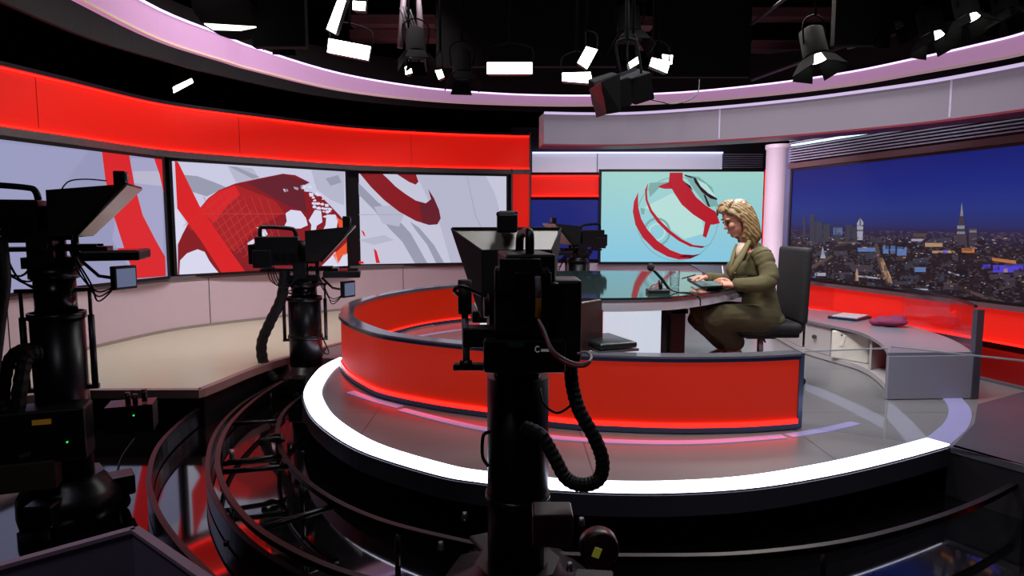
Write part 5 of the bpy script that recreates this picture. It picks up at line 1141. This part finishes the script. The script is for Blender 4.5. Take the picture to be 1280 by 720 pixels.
fdL, fdR = Vector((-1, 0.12, 0)).normalized(), Vector((-1, -0.1, 0)).normalized()
pz = PL
t = thing('person', (J['pelvis'].x, J['pelvis'].y, pz), 'woman in an olive trouser suit seated at the desk, looking down at papers', 'person')
body = obj('body', blob(body_items + handL + handR + foot(J['anL'], fdL) + foot(J['anR'], fdR), 0.0042, 3), skin, t)
# jacket
lap = J['chest']
jk = [limb([J['ntop'] + Vector((0.02, 0, 0.0)), J['ntop'] + Vector((0.025, 0, -0.055)), J['chest'] + Vector((0.02, 0, 0.03)), (J['chest'] + J['waist']) / 2 + Vector((0.02, 0, 0)), J['waist'] + Vector((0.015, 0, 0)), J['pelvis'] + Vector((0.01, 0, 0.0))],
           [(0.070, 0.060), (0.165, 0.088), (0.182, 0.118), (0.162, 0.112), (0.155, 0.110), (0.185, 0.138)], up=(1, 0, 0.25), n=24),
      ell(J['chest'] + Vector((-0.075, -0.075, -0.01)), (0.068, 0.075, 0.075)), ell(J['chest'] + Vector((-0.075, 0.085, -0.01)), (0.068, 0.075, 0.075)),
      ell(J['shL'] + Vector((0, 0.02, -0.005)), (0.062, 0.075, 0.058)), ell(J['shR'] + Vector((0, -0.02, -0.005)), (0.062, 0.075, 0.058)),
      limb([J['shL'], J['elL'], J['wrL'] + Vector((0.012, 0, 0))], [0.064, 0.058, 0.043], sub=8), ell(J['elL'], (0.058, 0.056, 0.056)),
      limb([J['shR'], J['elR'], J['wrR'] + Vector((0.02, 0, 0))], [0.064, 0.056, 0.040], sub=8),
      ell(J['pelvis'] + Vector((0.02, 0, -0.005)), (0.145, 0.20, 0.075))]
jo = obj('jacket', wrinkle(blob(jk, 0.0065, 4), 0.0032, 10.0), jacket, t)
# lapels, buttons, open neckline showing the pale top
def surf_strip(pts, wd, m, nm, parent, th=0.008):
    bm = B(); P = catmull(pts, 5)
    rs = []
    for i, p in enumerate(P):
        tt = (P[min(i + 1, len(P) - 1)] - P[max(i - 1, 0)]).normalized(); sd = tt.cross(Vector((-0.6, -0.8, 0.1))).normalized(); nn = sd.cross(tt).normalized()
        w_ = wd * (0.35 + 0.65 * math.sin(PI * min(1, (i + 2) / (len(P) + 2))))
        rs.append([p - sd * w_ - nn * th, p + sd * w_ - nn * th, p + sd * w_ + nn * th, p - sd * w_ + nn * th])
    rings(bm, rs); return obj(nm, bm, m, parent)
top_m = mat('pale_top', (206, 176, 160), 0.6)
b = blob([ell(W(925, 313, 4.50), (0.034, 0.05, 0.06), Matrix.Rotation(0.5, 3, 'Y'))], 0.006); obj('collar_opening', b, top_m, t)
lapm = mat('lapel_wool', (104, 96, 62), 0.8, bump=0.25, scale=45)
surf_strip([W(937, 301, 4.44), W(931, 312, 4.405), W(924, 325, 4.385), W(917, 337, 4.385), W(913.5, 344, 4.40)], 0.020, lapm, 'lapel', jo)
surf_strip([W(921, 306, 4.52), W(917, 318, 4.47), W(914, 330, 4.44), W(912.5, 341, 4.43)], 0.012, lapm, 'lapel', jo)
for u, v, d in ((918.5, 341, 4.375), (922, 352, 4.385)):
    b = blob([ell(W(u, v, d), (0.008, 0.008, 0.008))], 0.003, 1); obj('button', b, mat('button_horn', (120, 104, 70), 0.3), jo)
b = B(); tube(b, [W(921, 345, 4.395), W(927, 346.5, 4.385), W(934, 345, 4.375)], 0.004, 6, 3); obj('pocket_flap', b, mat('seam_dark', (50, 45, 28), 0.9), jo)
# trousers
tr_ = [limb([J['hipL'] + Vector((0.08, 0.02, 0.0)), J['hipL'], (J['hipL'] + J['knL']) / 2 + Vector((0, 0, 0.012)), J['knL'] + Vector((0, 0, -0.004)), (J['knL'] + J['anL']) / 2 + Vector((0.01, 0, 0.01)), J['anL'] + Vector((0, 0, 0.045))], [0.10, 0.108, 0.092, 0.078, 0.076, 0.070]),
       limb([J['hipR'] + Vector((0.08, -0.02, 0.0)), J['hipR'], (J['hipR'] + J['knR']) / 2 + Vector((0, 0, 0.012)), J['knR'] + Vector((0, 0, -0.004)), (J['knR'] + J['anR']) / 2 + Vector((0.01, 0, 0.01)), J['anR'] + Vector((0, 0, 0.045))], [0.10, 0.108, 0.092, 0.078, 0.074, 0.070])]
obj('trousers', wrinkle(blob(tr_, 0.007, 3), 0.004, 8.0), trous, t)
# shoes
shm = mat('black_shoe', (14, 14, 16), 0.2)
for an, dr in ((J['anL'], fdL), (J['anR'], fdR)):
    b = blob([limb([an - Vector((0, 0, 0.06)) - dr * 0.035, an - Vector((0, 0, 0.088)) + dr * 0.05, an - Vector((0, 0, 0.102)) + dr * 0.13, an - Vector((0, 0, 0.103)) + dr * 0.205], [(0.032, 0.022), (0.028, 0.010), (0.036, 0.012), (0.02, 0.010)]),
              ell(an - Vector((0, 0, 0.035)) - dr * 0.030, (0.022, 0.03, 0.042)), ell(an - Vector((0, 0, 0.082)) + dr * 0.19, (0.03, 0.032, 0.022))], 0.005, 2)
    sh1 = obj('shoe', b, shm, t)
    hz0 = an - Vector((0, 0, 0.075)) - dr * 0.045
    b = B(); cyl(b, (hz0.x, hz0.y, min(hz0.z, pz + 0.13)), (hz0.x, hz0.y, min(hz0.z - 0.05, pz + 0.02) if hz0.z - pz < 0.12 else hz0.z - 0.06), 0.016, 0.009, 12); obj('heel', b, shm, sh1)
# hair: side-swept wavy bob
PX = 0.00552
def hw(x, z, y): return Hc + Vector((x * PX, y, -z * PX))
hr = [he((0.016, 0, 0.050), (0.098, 0.084, 0.084)), he((0.045, 0, 0.005), (0.066, 0.082, 0.088)), he((-0.050, 0.012, 0.092), (0.050, 0.058, 0.028))]
def lock(pts, rs): return limb([hw(*p) for p in pts], rs, n=10, sub=3)
for sd_ in (-1, 1):
    for k, (x0, z0, x1, z1, x2, z2, x3, z3) in enumerate(((-6, -18, 1, -6, 6, 8, 4, 24), (-2, -20, 6, -6, 9, 10, 8, 29), (4, -19, 11, -4, 15, 10, 13, 31), (8, -16, 15, -2, 18, 12, 17, 31), (10, -11, 17, 1, 20, 14, 20, 29))):
        w_ = 0.004 * (k % 2)
        hr.append(lock([(x0, z0, sd_ * 0.050), (x1, z1, sd_ * (0.080 + w_)), (x2, z2, sd_ * (0.088 - w_)), ((x2 + x3) / 2 + 2, (z2 + z3) / 2, sd_ * (0.080 + w_)), (x3, z3, sd_ * 0.072)], [0.018, 0.022, 0.022, 0.023, 0.012]))
for k in range(5):
    y = -0.06 + 0.03 * k
    hr.append(lock([(9, -14, y), (15, -3, y), (18, 9, y), (18, 20, y), (16, 30 + (k % 2), y)], [0.028, 0.030, 0.030, 0.026, 0.014]))
hr.append(lock([(-8, -21, -0.03), (-15, -17, -0.05), (-17, -11, -0.062), (-10, -6, -0.078), (-2, -1, -0.086)], [0.016, 0.017, 0.013, 0.012, 0.010]))
hr.append(lock([(-8, -22, 0.02), (-17, -18, 0.03), (-21, -12, 0.055), (-21, -4, 0.07)], [0.018, 0.019, 0.014, 0.007]))
obj('hair', blob(hr, 0.0055, 2), hairm, t)
# eyes (looking down), brows, lips
for y in (-0.031, 0.031):
    b = blob([he((-0.0845, y, 0.010), (0.010, 0.014, 0.007))], 0.0025, 0); ey = obj('eye', b, mat('eye_dark', (40, 26, 22), 0.3), body)
    b = B(); tube(b, [Hp(-0.088, y - 0.018, 0.031), Hp(-0.096, y, 0.036), Hp(-0.088, y + 0.018, 0.033)], 0.003, 6, 3); obj('eyebrow', b, mat('brow', (96, 68, 46), 0.8), body)
b = blob([he((-0.0945, 0, -0.0645), (0.006, 0.019, 0.0055))], 0.0025, 0); obj('lips', b, mat('lips', (170, 78, 78), 0.4), body)
b = blob([he((0.008, -0.083, -0.034), (0.006, 0.004, 0.006))], 0.0022, 0); obj('earring', b, mat('pearl', (220, 210, 200), 0.2), body)
